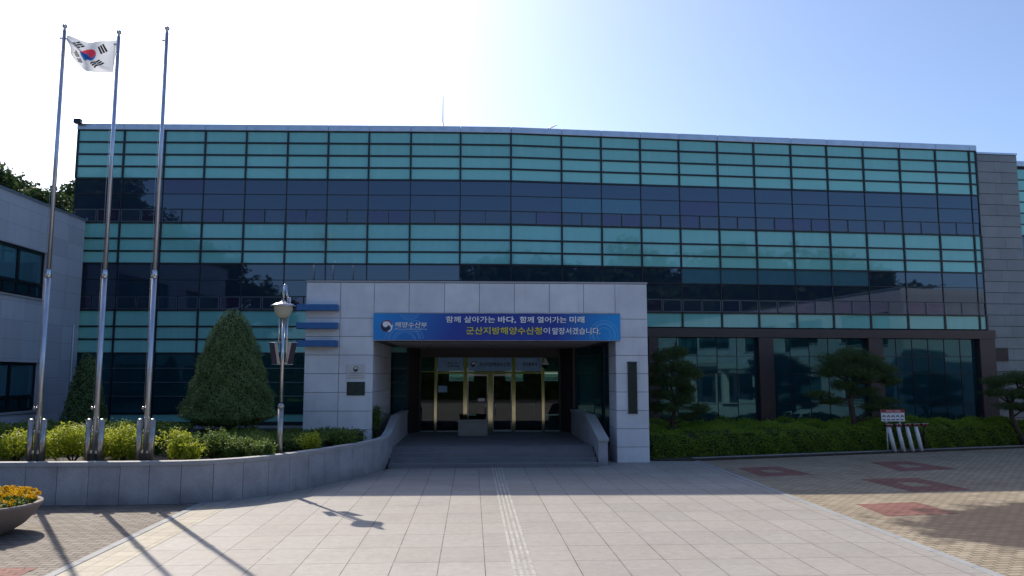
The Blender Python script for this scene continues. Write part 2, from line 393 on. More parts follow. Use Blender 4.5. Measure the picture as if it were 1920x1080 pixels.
def blob(c, r, n, inner=.55):
    d = sph(n); k = rng.uniform(inner**3, 1, n)**(1/3)
    # lumpy radius
    ph = rng.uniform(0, 6.28, 3)
    lump = 1+.13*np.sin(d[:,0]*5+ph[0])+.13*np.sin(d[:,1]*5+ph[1])+.12*np.sin(d[:,2]*6+ph[2])
    return np.array(c)+d*(k*lump)[:,None]*np.array(r), d

# ------------------------------------------------------------------ the ground
def sheet(name, poly, z, mat, thick=.3):
    o = B().prism(poly, z-thick, z).build(name, mat); return tag(o, kind='structure')
sheet('ground', [(-900,-900),(900,-900),(900,900),(-900,900)], -.03, M['ground'], .5)
tag(B().box(-200, 200, -70, -14, -.3, -.012).build('car_park', M['asphalt']), kind='structure')
sheet('plaza_paving', [(-5.6,-14),(7.05,-14),(7.05,24.7),(6.0,24.9),(-2.3,24.9),(-2.3,23.3),(-5.6,17.6)], 0, M['plaza'], .2)
sheet('brick_pavement', [(-40,-14),(-5.757,-14),(-5.757,17.6),(-40,17.6)], -.006, M['paverL'], .2)
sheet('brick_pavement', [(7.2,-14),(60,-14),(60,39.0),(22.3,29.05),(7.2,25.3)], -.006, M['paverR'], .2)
kb = B(); y = -14.0
while y < 24.6:
    if y < 17.3: kb.box(-5.75, -5.605, y, min(y+.99, 17.5), -.2, .012)
    kb.box(7.055, 7.195, y, min(y+.99, 24.75), -.2, .012); y += 1.0
tag(kb.build('kerb', M['kerb'], bevel=.006), kind='structure')
sheet('yellow_border', [(-5.60,8),(-5.0,8),(-5.0,16.6),(-5.60,17.0)], .004, M['yellow'], .03)
for k, (pts, hole) in enumerate([([(10.25,18.05),(11.85,18.25),(11.75,20.45),(10.15,20.3)], 1), ([(8.0,15.0),(9.55,15.2),(9.5,16.6),(8.1,16.42)], 0),
                       ([(7.75,20.95),(9.3,21.2),(9.1,23.2),(7.75,22.85)], 1), ([(12.1,21.8),(14.05,22.3),(13.7,24.3),(12.4,24.15)], 1),
                       ([(16.4,19.2),(18.1,19.5),(17.9,21.6),(16.3,21.3)], 1)]):
    b = B()
    if hole:
        cx = sum(p[0] for p in pts)/4; cy = sum(p[1] for p in pts)/4
        inn = [(cx+(x-cx)*.34, cy+(y_-cy)*.34) for x, y_ in pts]
        for i in range(4):
            j = (i+1) % 4; b.prism([pts[i], pts[j], inn[j], inn[i]], -.05, -.002)
    else: b.prism(pts, -.05, -.002)
    tag(b.build('red_paving', M['paverRedStain'] if k == 1 else M['paverRed']), kind='structure')
tag(B().prism([(-11,9.5),(-6.1,9.6),(-6.1,11.7),(-11,11.5)], -.05, -.002).build('red_paving', M['paverRed']), kind='structure')
tb = B(); y = -2.0
while y < 23.1:
    for k in range(4): tb.box(.585+k*.085, .63+k*.085, y+.01, min(y+.295, 23.2), -.02, .010)
    y += .3
tag(tb.build('tactile_strip', M['tactile']), kind='structure')
tag(B().prism([(5.75,24.75),(7.05,24.7),(22.3,28.95),(22.3,33),(5.75,33)], -.2, .05).build('planting_bed', M['soil']), kind='structure')
kb = B()
for i in range(17):
    a, c = i/17, (i+1)/17-.002
    p = lambda t, o: (7.1+15.2*t-.25*o, 24.98+4.1*t+.97*o)
    kb.prism([p(a,0), p(c,0), p(c,.14), p(a,.14)], -.1, .07)
tag(kb.build('bed_kerb', M['kerb'], bevel=.005), kind='structure')

# ------------------------------------------------------------------ main glass building
LEFT = [(-15.4,30.4),(-13.61,30.35),(-12.04,30.31),(-10.47,30.26),(-8.87,30.22),(-7.26,30.18),(-5.68,30.13),(-4.09,30.09),(-2.45,30.04),(-.5,30.0),(1.49,30.0)]
RIGHT = [(3.51,30.15),(5.12,30.27),(6.73,30.38),(8.34,30.5),(9.97,30.62),(11.53,30.74),(13.13,30.85),(14.71,30.97),(16.32,31.09),(17.96,31.21),(19.6,31.33),(21.16,31.44),(21.48,31.47)]
PL = LEFT+RIGHT
def bay(i):
    P, Q = Vector(PL[i]), Vector(PL[i+1]); L = (Q-P).length; return P, (Q-P)/L, L
NB = len(PL)-1
ZT, ZC = 12.46, 12.22
bands = [('t', [12.22, 11.74, 11.25, 10.77, 10.29]), ('w', [10.29, 9.69, 9.09, 8.55]), ('t', [8.55, 7.93, 7.44, 6.96]), ('w', [6.96, 6.33, 5.70, 5.16])]
office = thing('office_building', 'long three storey curtain wall office building in teal and navy glass, gently curved', 'building', (3, 34, 0))
# body behind the glass: back and side walls, roof
b = B(); poly = [(p[0], p[1]+.35) for p in PL]
b.box(-15.4, -15.1, 30.76, 45, 0, ZC); b.box(21.15, 21.45, 31.85, 45, 0, ZC)
b.box(-15.1, -1.9, 44.7, 45, 0, ZC); b.box(-1.9, 5.2, 44.7, 45, 3.7, ZC); b.box(5.2, 21.15, 44.7, 45, 0, ZC); b.box(-1.9, 5.2, 44.7, 45, 0, .42)
b.build('wall', M['annex'], office)
b = B(); b.prism(poly+[(21.48,45),(-15.4,45)], ZC-.25, ZC+.02); b.build('roof', M['asphalt'], office)
b = B()
for z in (8.0, 4.62):      # floor slabs
    b.prism(poly[:-1]+[(21.1,44.6),(-15.0,44.6)], z-.2, z)
b.build('floor_slab', M['joint'], office)
b = B()
for i in range(NB):
    P, u, L = bay(i)
    b.obox(P, u, .004 if i else -.03, L-.004, -.4, .10, ZC, ZT)
b.build('coping', M['coping'], office, bevel=.012)
# mullions and transoms
b = B()
for i in range(NB+1):
    P, u, L = bay(min(i, NB-1)); a = L if i == NB else 0.0
    zl = 4.6 if (i > 13) else 0.55
    if 9 <= i <= 13: zl = 4.6 if i in (9, 10, 11) else .55
    for kind, zs in bands:
        if kind == 't': b.obox(P, u, a-.035, a+.035, -.05, .05, zs[-1]+.002, zs[0]-.002)
        else: b.obox(P, u, a-.018, a+.018, -.05, .028, zs[-1]+.002, zs[0]-.002)
    b.obox(P, u, a-.035, a+.035, -.05, .05, 4.56, 5.158)
    if zl < 1: b.obox(P, u, a-.035, a+.035, -.05, .05, .55, 4.556)
for i in range(NB):
    P, u, L = bay(i)
    for kind, zs in bands:
        for k, z in enumerate(zs):
            edge = k in (0, len(zs)-1)
            h = .032 if kind == 't' else (.032 if edge else .013)
            if kind == 'w' and edge: continue
            b.obox(P, u, .036, L-.036, -.05, .044 if h > .02 else .022, z-h, z+h)
    b.obox(P, u, .036, L-.036, -.05, .044, 5.16-.032, 5.16+.032)
b.build('mullion_frame', M['darkframe'], office)
def teal_panel(i, zs):
    P, u, L = bay(i); b = B()
    for k in range(len(zs)-1):
        b.obox(P, u, .036, L-.036, -.05, 0, zs[k+1]+.033, zs[k]-.033)
    b.build('spandrel_panel', M['teal'], office)
for i in range(NB):
    for kind, zs in bands:
        if kind == 't': teal_panel(i, zs)
blinds = {(11,0,1),(12,0,1),(14,1,0),(15,1,0),(16,1,0),(17,1,0),(18,1,0)}
mauves = {(2,0,0),(14,0,1)}
for s, zs in enumerate((bands[1][1], bands[3][1])):
    for i in range(NB):
        P, u, L = bay(i); b = B()
        for k in range(2):
            key = (i, s, k); mi = 1 if key in blinds else (2 if key in mauves else 0)
            b.obox(P, u, .02, L-.02, -.05, 0, zs[k+1]+.014, zs[k]-(.033 if k == 0 else .014), mi)
        b.obox(P, u, .02, L-.02, -.05, -.015, zs[3]+.033, zs[2]-.014, 0)
        w = b.build('window', [M['navy'], M['blind'], M['mauve']], office)
        if L < .8: continue
        for h in range(2):
            a0 = .03+h*(L/2-.012); a1 = a0+L/2-.055
            z0, z1 = zs[3]+.04, zs[2]-.022
            b = B(); r_ = random.random()
            b.obox(P, u, a0+.022, a1-.022, -.01, .012, z0+.022, z1-.022, 1 if r_ < .26 else 0)
            for (ua, ub, za, zb) in ((a0,a1,z0,z0+.022),(a0,a1,z1-.022,z1),(a0,a0+.022,z0+.022,z1-.022),(a1-.022,a1,z0+.022,z1-.022)):
                b.obox(P, u, ua, ub, -.01, .020, za, zb, 2)
            b.obox(P, u, a1+.004, a1+.022, -.01, .026, z0-.005, z1+.008, 3)
            b.build('awning_window', [M['awn'], M['mauve'], M['frame'], M['darkframe']], w)
# lower storey, left of the entrance
lowL = [5.16, 4.54, 4.05, 3.52]; gl = [3.52, 2.95, 2.42, 1.90, 1.26]
for i in (0,1,2,3,4,5,6,7):
    teal_panel(i, lowL); P, u, L = bay(i); b = B()
    for k in range(4):
        b.obox(P, u, .036, L-.036, -.05, 0, gl[k+1]+.02, gl[k]-(.033 if k == 0 else .02), 0)
        if k: b.obox(P, u, .036, L-.036, -.05, .03, gl[k]-.018, gl[k]+.018, 1)
    b.build('window', [M['tealdk'], M['frame']], office)
    b = B().obox(P, u, .036, L-.036, -.05, 0, .95, 1.225); b.build('spandrel_panel', M['teal'], office)
for i in range(8):
    P, u, L = bay(i)
    for z in lowL[1:]: B().obox(P, u, .036, L-.036, -.05, .044, z-.031, z+.031).build('transom_bar', M['darkframe'], office)
    B().obox(P, u, .036, L-.036, -.05, .044, 1.229, 1.258).build('transom_bar', M['darkframe'], office)
    B().obox(P, u, .0, L, -.05, .07, .82, .946).build('sill', M['darkframe'], office)
b = B()
for i in range(8):
    P, u, L = bay(i); b.obox(P, u, 0, L-.004, -.3, .05, 0, .818)
b.build('plinth', M['capstone'], office)
# over the entrance and right: one teal row, the brown stone frame and the tall shop-front glazing
for i in range(8, NB):
    teal_panel(i, [5.16, 4.56])
def along(x):    # point on the right-hand plan line at world x
    for i in range(NB):
        if PL[i][0] <= x <= PL[i+1][0]:
            t = (x-PL[i][0])/(PL[i+1][0]-PL[i][0]); return Vector((x, PL[i][1]+t*(PL[i+1][1]-PL[i][1])))
    return Vector(PL[-1])
b = B(); A = along(4.03); E_ = Vector((21.75, 31.49)); ur = (E_-A).normalized(); LR = (E_-A).length
def ua(x): return (along(min(x, 21.4))-A).length + max(0, x-21.4)
b.obox(A, ur, 0, LR, -.3, .14, 4.18, 4.54)
piers = [(6.9, 7.3), (11.42, 12.03), (16.09, 16.71), (21.0, 21.7)]
for x0, x1 in piers: b.obox(A, ur, ua(x0), ua(x1), -.3, .14, .3, 4.178)
b.obox(A, ur, 0, LR, -.3, .12, 0, .298)
b.build('stone_frame', M['brown'], office, bevel=.01)
gl_x = [(4.05, 6.9)]+[(piers[k][1], piers[k+1][0]) for k in range(3)]
for x0, x1 in gl_x:
    a0, a1 = ua(x0)+.004, ua(x1)-.004; n = max(2, round((a1-a0)/.78)); b = B()
    rows = [.30, .95, 1.55, 2.75, 3.45, 4.178]
    for c_ in range(n):
        for k in range(5):
            b.obox(A, ur, a0+(a1-a0)*c_/n+.012, a0+(a1-a0)*(c_+1)/n-.012, -.16, -.12, rows[k]+.012, rows[k+1]-.012)
    w = b.build('shopfront_window', M['tealdk'], office)
    b = B()
    for c_ in range(n+1): b.obox(A, ur, a0+(a1-a0)*c_/n-.011, a0+(a1-a0)*c_/n+.011, -.17, -.10, .3, 4.178)
    for k in (1, 2, 3, 4): 
        for c_ in range(n): b.obox(A, ur, a0+(a1-a0)*c_/n+.012, a0+(a1-a0)*(c_+1)/n-.012, -.17, -.105, rows[k]-.011, rows[k]+.011)
    b.build('glazing_bar', M['darkframe'], w)
# entrance recess
SOF = 3.765; YD = 31.2; LZ = .46
b = B()
b.hexa([(-2.62,30.05,LZ),(-2.05,31.25,LZ),(-2.3,31.4,LZ),(-2.72,30.05,LZ),(-2.62,30.05,SOF),(-2.05,31.25,SOF),(-2.3,31.4,SOF),(-2.72,30.05,SOF)])
b.hexa([(3.9,30.2,LZ),(4.0,30.2,LZ),(3.75,31.4,LZ),(3.5,31.25,LZ),(3.9,30.2,SOF),(4.0,30.2,SOF),(3.75,31.4,SOF),(3.5,31.25,SOF)])
b.box(-2.72, 4.6, 30.02, 30.3, SOF+.01, 4.5)
b.box(-2.05, 3.5, YD-.05, YD+.2, 3.40, SOF)
b.build('recess_wall', M['brown'], office)
fx = [-2.05, -1.43, -.26, .73, 1.66, 2.83, 3.5]
b = B(); hw = [.035, .06, .085, .10, .075, .06, .035]
for x, w in zip(fx[1:-1], hw[1:-1]): b.box(x-w, x+w, YD-.07, YD+.07, LZ, 3.398 if (w > .05 and w < .095) else 2.735)
for k in range(6): b.box(fx[k]+hw[k]+.001, fx[k+1]-hw[k+1]-.001, YD-.065, YD+.06, 2.74 if 0 < k < 5 else 2.80, 2.84)
B().box(fx[0]-.035, fx[0]+.034, YD-.06, YD+.06, LZ, 3.398).build('side_post', M['brown'], office)
B().box(fx[6]-.034, fx[6]+.035, YD-.06, YD+.06, LZ, 3.398).build('side_post', M['brown'], office)
b.box(fx[3]-hw[3], fx[3]+hw[3], YD-.065, YD+.06, 2.739, 2.84)
df = b.build('entrance_frame', M['brass'], office, bevel=.006)
for k in (0, 1, 4, 5):
    b = B().box(fx[k]+hw[k]+.002, fx[k+1]-hw[k+1]-.002, YD-.008, YD+.008, LZ+.06, 2.738, 0)
    b.box(fx[k]+hw[k]+.002, fx[k+1]-hw[k+1]-.002, YD-.03, YD+.03, LZ, LZ+.058, 1)
    b.build('sidelight', [M['clear'], M['oldsteel']], office)
for k, s in ((2, 1), (3, -1)):
    x0, x1 = fx[k]+hw[k]+.006, fx[k+1]-hw[k+1]-.006
    b = B().box(x0+.03, x1-.03, YD-.008, YD+.008, LZ+.09, 2.66, 0)
    b.box(x0, x0+.029, YD-.025, YD+.025, LZ+.02, 2.73, 1); b.box(x1-.029, x1, YD-.025, YD+.025, LZ+.02, 2.73, 1)
    b.box(x0+.03, x1-.03, YD-.025, YD+.025, 2.661, 2.73, 1); b.box(x0+.03, x1-.03, YD-.025, YD+.025, LZ+.02, LZ+.089, 1)
    d = b.build('door', [M['clear'], M['oldsteel']], office)
    xh = (x1-.09) if s == 1 else (x0+.09)
    B().tube([(xh, YD-.09, 1.12), (xh, YD-.09, 1.80)], .017).tube([(xh, YD-.09, 1.2), (xh, YD-.02, 1.2)], .010).tube([(xh, YD-.09, 1.72), (xh, YD-.02, 1.72)], .010).build('handle', M['steel'], d)
for k in (0, 5):
    B().box(fx[k]+hw[k]+.002, fx[k+1]-hw[k+1]-.002, YD-.01, YD+.01, 2.845, 3.398).build('transom_pane', M['tealdk'], office)
# lobby behind the doors
b = B(); b.box(-6, 9, YD+.1, 44.69, .3, LZ-.01); b.build('lobby_floor', M['lobbyfloor'], office)
b = B(); b.box(-6.1, -6, YD+.3, 44.69, LZ, 3.7); b.box(9, 9.1, YD+.6, 44.69, LZ, 3.7); b.box(-6.0, 9, YD+.21, 44.6, 3.71, 3.8)
b.box(-6, -1.3, 44.5, 44.69, LZ, 3.7); b.box(4.9, 9, 44.5, 44.69, LZ, 3.7)
b.box(-1.3, 4.9, 44.5, 44.69, LZ, 2.35); b.box(-1.3, 4.9, 44.5, 44.69, 3.1, 3.7); b.box(.1, 1.9, 44.5, 44.69, 2.352, 3.098); b.box(2.9, 3.6, 44.5, 44.69, 2.352, 3.098)
b.box(-3.5, -.4, 37.0, 37.2, LZ, 2.2); b.box(2.8, 3.1, 34.4, 34.7, LZ, 3.7)
b.build('lobby_wall', M['lobbywall'], office)
B().box(-1.3, 4.9, 44.52, 44.54, 2.352, 3.098).build('back_window', M['clear'], office)
t = thing('reception_counter', 'blue fronted reception counter seen through the glass entrance doors', 'counter', (1.6, 38, LZ-.01))
B().box(.2, 3.0, 37.9, 38.0, LZ-.01, 1.45).box(.2, .3, 38.0, 38.7, LZ-.01, 1.45).box(2.9, 3.0, 38.0, 38.7, LZ-.01, 1.45).build('counter_front', M['deskblue'], t, bevel=.01)
B().box(.12, 3.08, 37.82, 38.75, 1.452, 1.50).build('counter_top', M['offwhite'], t, bevel=.01)

# ------------------------------------------------------------------ granite stair tower at the right end and the wing beyond
tower = thing('stair_tower', 'grey granite tiled tower adjoining the right end of the glass facade', 'building', (23, 34, 0))
T0 = Vector((21.53, 31.48)); tu = Vector((math.cos(R(4.2)), math.sin(R(4.2)))); TW = 1.88
b = B(); b.obox(T0, tu, .02, TW, -8, -.03, 0, 12.12); b.build('wall', M['joint'], tower)
b = B(); z = .02; r = 0
while z < 12.05:
    h = .472; z1 = min(z+h-.024, 12.1); sp = 1.1 if r % 2 else .8
    for u0, u1 in ((.0, sp-.004), (sp+.004, TW)): b.obox(T0, tu, u0, u1, -.03, .0, z, z1)
    z += h; r += 1
b.build('stone_cladding', M['towerstone'], tower)
B().obox(T0, tu, -.02, TW+.02, -8, .03, 12.122, 12.20).build('coping', M['coping'], tower)
rw = thing('rear_wing', 'teal glazed wing showing just past the granite tower at the right edge', 'building', (27, 34, 0))
W0 = T0+tu*TW; b = B(); b.obox(W0, tu, .01, 8, -8, -.30, 0, 11.7); b.build('wall', M['joint'], rw)
for k in range(4):
    b = B(); 
    for j in range(6): b.obox(W0, tu, .02+k*1.6, 1.56+k*1.6, -.30, -.25, 11.60-(j+1)*.49+.03, 11.60-j*.49-.03)
    b.build('spandrel_panel', M['teal'], rw)
    b = B(); b.obox(W0, tu, .02+k*1.6, 1.56+k*1.6, -.30, -.26, .9, 8.6); b.build('window', M['navy'], rw)
B().obox(W0, tu, .01, 8, -8, -.16, 11.702, 11.92).build('coping', M['coping'], rw)
s_ = B().obox(T0, tu, .08, .80, .008, .06, 3.28, 3.82).build('wall_sign', M['blackprint'], bevel=.006)
tag(s_, 'small blank dark square sign fixed to the granite tower beside the glass facade', 'sign')

# ------------------------------------------------------------------ entrance portico
por = thing('entrance_portico', 'pale stone clad entrance portico with two piers in front of the glass facade', 'portico', (.2, 27, 0))
YP = 24.30; PX0, PX1, PZ = -5.14, 5.52, 5.62; IL, IR = -3.05, 4.50
b = B(); b.box(PX0+.03, IL-.03, YP+.03, 29.7, 0, 5.55); b.box(IR+.03, PX1-.03, YP+.03, 25.6, 0, 5.55); b.box(IL-.03, IR+.03, YP+.03, 29.7, SOF+.03, 5.55)
b.box(IR+.03, PX1-.03, 25.6, 29.9, SOF+.02, 5.55)
b.build('core', M['joint'], por)
rowz = [0, .48, 1.04, 1.60, 2.17, 2.74, 3.31, 3.88, 4.45, 5.56]
def panel_row(b, x0, x1, z0, z1, y): b.box(x0+.007, x1-.007, y, y+.028, z0+.007, z1-.007)
b = B()
for z0, z1 in zip(rowz[:-1], rowz[1:]):
    panel_row(b, PX0, -4.09, z0, z1, YP); panel_row(b, -4.09, IL, z0, z1, YP)
    k = 0; y = YP+.035
    while y < 29.6: b.box(PX0, PX0+.028, y, min(y+1.03, 29.7), z0+.007, z1-.007); b.box(IL-.028, IL, y, min(y+1.03, 29.7), z0+.007, min(z1, SOF)-.007) if z0 < SOF-.1 else None; y += 1.045
b.build('pier', M['panel'], por)
b = B()
for z0, z1 in zip(rowz[:-1], rowz[1:]):
    z1_ = z1
    if z0 < 4.4 or True: panel_row(b, IR, PX1, z0, z1, YP)
    b.box(PX1-.028, PX1, YP+.035, 25.6, z0+.007, z1-.007)
    if z0 < SOF-.1: b.box(IR, IR+.028, YP+.035, 25.6, z0+.007, min(z1, SOF)-.007)
b.build('pier', M['panel'], por)
b = B(); xs = [IL, -1.97, -.87, .22, 1.32, 2.42, 3.50, IR]
for x0, x1 in zip(xs[:-1], xs[1:]):
    panel_row(b, x0, x1, 4.45, 5.56, YP); panel_row(b, x0, x1, SOF, 4.45, YP)
b.build('frieze', M['panel'], por)
b = B(); b.box(PX0-.02, PX1+.02, YP-.02, 29.72, 5.565, PZ); b.build('coping', M['capstone'], por, bevel=.01)
b = B(); x = IL+.36
while x < IR-.36:
    b.box(x, min(x+.147, IR-.36), YP+.2, 31.15, SOF-.018, SOF); x += .15
b.build('soffit', M['soffit'], por)
b = B(); b.box(IL+.001, IL+.355, YP+.032, 29.9, SOF-.01, SOF+.02); b.box(IR-.355, IR-.001, YP+.032, 29.9, SOF-.01, SOF+.02); b.box(IL+.36, IR-.36, YP+.032, YP+.195, SOF-.04, SOF+.02)
b.build('soffit_border', M['brown'], por)
for x, y in ((-1.6, 28.8), (.7, 27.0), (2.9, 28.8)):
    B().lathe((x, y, SOF-.019), [(0.001,-.004),(.09,-.004),(.10,-.012),(.12,-.012),(.12,0)], 20).build('downlight', M['steel'], por)
for z0, z1 in ((4.66, 4.85), (4.10, 4.29), (3.56, 3.75)):
    B().box(-5.36, -4.12, YP-.32, YP-.003, z0, z1).build('blue_fin', M['blue'], por, bevel=.012)
# stairs and landing
tag(B().box(-2.42, 3.75, 24.32, 31.6, -.1, .48).build('landing', M['stair']), kind='structure')
for k in range(3):
    pass
b = B()
for k in range(4):
    y0 = 23.22+.36*k; z1 = .12*(k+1); x = -2.42
    while x < 3.74:
        x1 = min(x+1.235, 3.75); b.box(x+.002, x1-.002, y0, 24.318 if k < 3 else 24.9, z1-.118 if k < 3 else .481, z1-.0 if k < 3 else .500); x += 1.235
    if k < 3: b.box(-2.41, 3.74, y0-.015, y0+.3, z1-.03, z1+.004)
o = b.build('entrance_stairs', M['stair'], bevel=.006)
tag(o, 'low flight of grey granite steps leading up to the entrance landing', 'stairs')
# right cheek wall
def cheek(x0, x1, name, label):
    t = thing(name, label, 'wall', ((x0+x1)/2, 25.5, 0))
    prof = [(23.45, .72), (25.95, 1.30), (30.0, 1.30)]
    b = B(); pts = [(23.5, 0), (30.0, 0), (30.0, 1.30), (25.95, 1.30), (23.5, .72)]
    n = len(pts)
    b.add([(x0+.03, y, z) for y, z in pts]+[(x1-.03, y, z) for y, z in pts], [tuple(range(n)), tuple(range(2*n-1, n-1, -1))]+[((i+1) % n, i, n+i, n+(i+1) % n) for i in range(n)])
    b.build('wall_body', M['wallstone'], t)
    b = B()
    for (ya, za), (yb, zb) in zip(prof[:-1], prof[1:]):
        b.hexa([(x0, ya, za), (x1, ya, za), (x1, yb, zb), (x0, yb, zb), (x0, ya, za+.09), (x1, ya, za+.09), (x1, yb, zb+.09), (x0, yb, zb+.09)])
    b.build('cap', M['capstone'], t, bevel=.008); return t
cheek(3.76, 4.10, 'stair_wall', 'sloping granite cheek wall along the right side of the entrance steps')

# curved planter wall that rises into the left cheek of the stairs
ctrl = [(-24,17.02),(-9,17.05),(-7,17.07),(-5.9,17.2),(-5.1,17.62),(-4.45,18.35),(-3.85,19.4),(-3.3,20.6),(-2.85,21.8),(-2.55,22.9),(-2.43,23.9),(-2.42,25.0),(-2.42,26.0),(-2.42,27.5),(-2.42,30.0)]
def smooth_path(c, step=.64):
    P = [Vector(p) for p in c]; out = []
    for i in range(len(P)-1):
        p0, p1, p2, p3 = P[max(i-1,0)], P[i], P[i+1], P[min(i+2,len(P)-1)]
        for k in range(24):
            t = k/24
            if i == 0: out.append(p1.lerp(p2, t)); continue
            out.append(.5*((2*p1)+(-p0+p2)*t+(2*p0-5*p1+4*p2-p3)*t*t+(-p0+3*p1-3*p2+p3)*t**3))
    out.append(P[-1]); res = [out[0]]; acc = 0
    for a, b_ in zip(out[:-1], out[1:]):
        d = (b_-a).length
        while acc+d >= step:
            a = a.lerp(b_, (step-acc)/d); d = (b_-a).length; res.append(a.copy()); acc = 0
        acc += d
    return res
pw = smooth_path(ctrl)
def capz(p): 
    if p.y < 23.4: return .80
    if p.y < 25.9: return .80+(p.y-23.4)/2.5*.50
    return 1.30
pl = thing('planter_wall', 'long curved grey granite planter wall under the flagpoles sweeping to the entrance steps', 'wall', (-7, 17.2, 0))
def nrm(i):
    a, b_ = pw[max(i-1,0)], pw[min(i+1,len(pw)-1)]; d = (b_-a).normalized(); return Vector((d.y, -d.x))   # outward (towards viewer/right)
b = B(); c = B(); core = B()
for i in range(len(pw)-1):
    p, q = pw[i], pw[i+1]; n0, n1 = nrm(i), nrm(i+1); d = (q-p).normalized()*.005
    z0, z1 = capz(p), capz(q)
    a0, a1 = p+d, q-d
    b.hexa([(a0.x,a0.y,0),(a1.x,a1.y,0),(*(a1-n1*.05),0),(*(a0-n0*.05),0),(a0.x,a0.y,z0-.004),(a1.x,a1.y,z1-.004),(*(a1-n1*.05),z1-.004),(*(a0-n0*.05),z0-.004)])
    core.hexa([(*(p-n0*.055),0),(*(q-n1*.055),0),(*(q-n1*.19),0),(*(p-n0*.19),0),(*(p-n0*.055),z0-.01),(*(q-n1*.055),z1-.01),(*(q-n1*.19),z1-.01),(*(p-n0*.19),z0-.01)])
    if i % 2 == 0 or True:
        o0, o1, i0, i1 = p+n0*.03+d*.3, q+n1*.03-d*.3, p-n0*.22+d*.3, q-n1*.22-d*.3
        c.hexa([(*o0,z0),(*o1,z1),(*i1,z1),(*i0,z0),(*o0,z0+.085),(*o1,z1+.085),(*i1,z1+.085),(*i0,z0+.085)])
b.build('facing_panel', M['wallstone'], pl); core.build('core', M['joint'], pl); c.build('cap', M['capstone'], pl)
# planter soil
sp_ = [(p.x-nrm(i).x*.17, p.y-nrm(i).y*.17) for i, p in enumerate(pw) if p.y < 29.5 and p.x > -15]
tag(B().prism(sp_+[(-2.75,29.9),(-14.8,29.9),(-14.8,17.4)], 0, .72).build('planter_bed', M['soil']), kind='structure')

# ------------------------------------------------------------------ left annex and its twin across the court (seen in the glass)
def annex(x, side, y0, y1, h, label, wins, deep=14):
    """granite wing whose long wall faces the court; side = +1 when the wall faces +X"""
    t = thing('granite_annex', label, 'building', (x-side*deep/2, (y0+y1)/2, 0))
    T = .35; xi = x-side*T
    def bx(b, xa, xb, *r, m=0): b.box(min(xa,xb), max(xa,xb), *r, m)
    b = B(); ys = sorted({y0, y1} | {w[0] for w in wins} | {w[1] for w in wins})
    for ya, yb in zip(ys[:-1], ys[1:]):
        holes = sorted([(w[2], w[3]) for w in wins if w[0] <= ya and w[1] >= yb]); z = 0
        for h0, h1 in holes: bx(b, x, xi, ya, yb, z, h0); z = h1
        bx(b, x, xi, ya, yb, z, h)
    bx(b, xi, x-side*deep, y0, y0+.3, 0, h); bx(b, xi, x-side*deep, y1-.3, y1, 0, h); bx(b, x-side*deep, x-side*(deep-.3), y0+.3, y1-.3, 0, h)
    b.build('wall', M['annex'], t)
    b = B(); bx(b, xi-side*.002, x-side*(deep-.3), y0+.3, y1-.3, h-.5, h-.3); b.build('roof', M['asphalt'], t)
    b = B(); bx(b, x+side*.05, x-side*.40, y0-.03, y1-.002, h, h+.07); b.build('coping', M['coping'], t)
    for (ya, yb, z0, z1) in wins:
        xg = x-side*.16; n = max(2, round((yb-ya)/1.35)); zs = z0+.30*(z1-z0); b = B()
        bx(b, x-side*.10, xg-side*.04, ya, yb, z0, z0+.09); bx(b, x-side*.10, xg-side*.04, ya, yb, z1-.09, z1)
        bx(b, x-side*.11, xg-side*.04, ya+.001, yb-.001, zs-.05, zs+.05)
        for k in range(n+1):
            yc = ya+(yb-ya)*k/n; bx(b, x-side*.105, xg-side*.04, max(ya, yc-.055), min(yb, yc+.055), z0+.091, z1-.091)
            if k < n: yc += (yb-ya)/n/2; bx(b, x-side*.106, xg-side*.04, yc-.04, yc+.04, z0+.091, zs-.051)
        w = b.build('window', M['darkframe'], t)
        b = B(); b.box(min(xg, xg-side*.02), max(xg, xg-side*.02), ya, yb, z0, z1, 0) if False else None
        for k in range(n):
            ya_, yb_ = ya+(yb-ya)*k/n+.056, ya+(yb-ya)*(k+1)/n-.056
            bx(b, xg, xg-side*.02, ya_, yb_, zs+.051, z1-.091, m=0); bx(b, xg, xg-side*.02, ya_, yb_, z0+.091, zs-.051, m=1)
        b.build('pane', [M['blind'], M['tealdk']], w)
        b = B(); bx(b, x+side*.05, x-side*.1, ya-.02, yb+.02, z0-.06, z0-.002); b.build('sill', M['capstone'], w)
    return t
wl = []
for ya, yb in ((23.2, 27.75), (16.6, 21.2)):
    wl += [(ya, yb, 5.30, 6.92), (ya, yb-.08, 1.50, 3.12)]
ax = annex(-14.85, 1, 15.4, 30.2, 8.55, 'two storey grey granite annex with dark framed windows at the left', wl)
B().tube([(-14.78, 29.7, .75), (-14.78, 29.7, 4.4), (-14.80, 29.75, 4.55)], .02).build('downpipe', M['whitepaint'], ax)
wr = []
for k in range(5):
    ya = 17.5-k*6.2; wr += [(ya, ya+4.4, 4.5, 6.1), (ya, ya+4.4, 1.2, 2.7)]
ax2 = annex(24.2, -1, -13, 23, 7.3, 'granite wing to the right of the court, mirrored in the shopfront glass', wr)
cw = thing('covered_walkway', 'white flat roofed walkway on square posts mirrored in the shopfront glass', 'walkway', (22, 2, 0))
B().box(20.6, 23.9, -12, 14, 3.25, 3.55).build('roof', M['offwhite'], cw, bevel=.02)
for k in range(6): B().box(20.75, 21.15, -11.6+k*5.0, -11.2+k*5.0, 0, 3.248).build('post', M['offwhite'], cw, bevel=.02)
B().box(20.7, 20.85, -12, 14, 0, .9).build('parapet', M['offwhite'], cw)

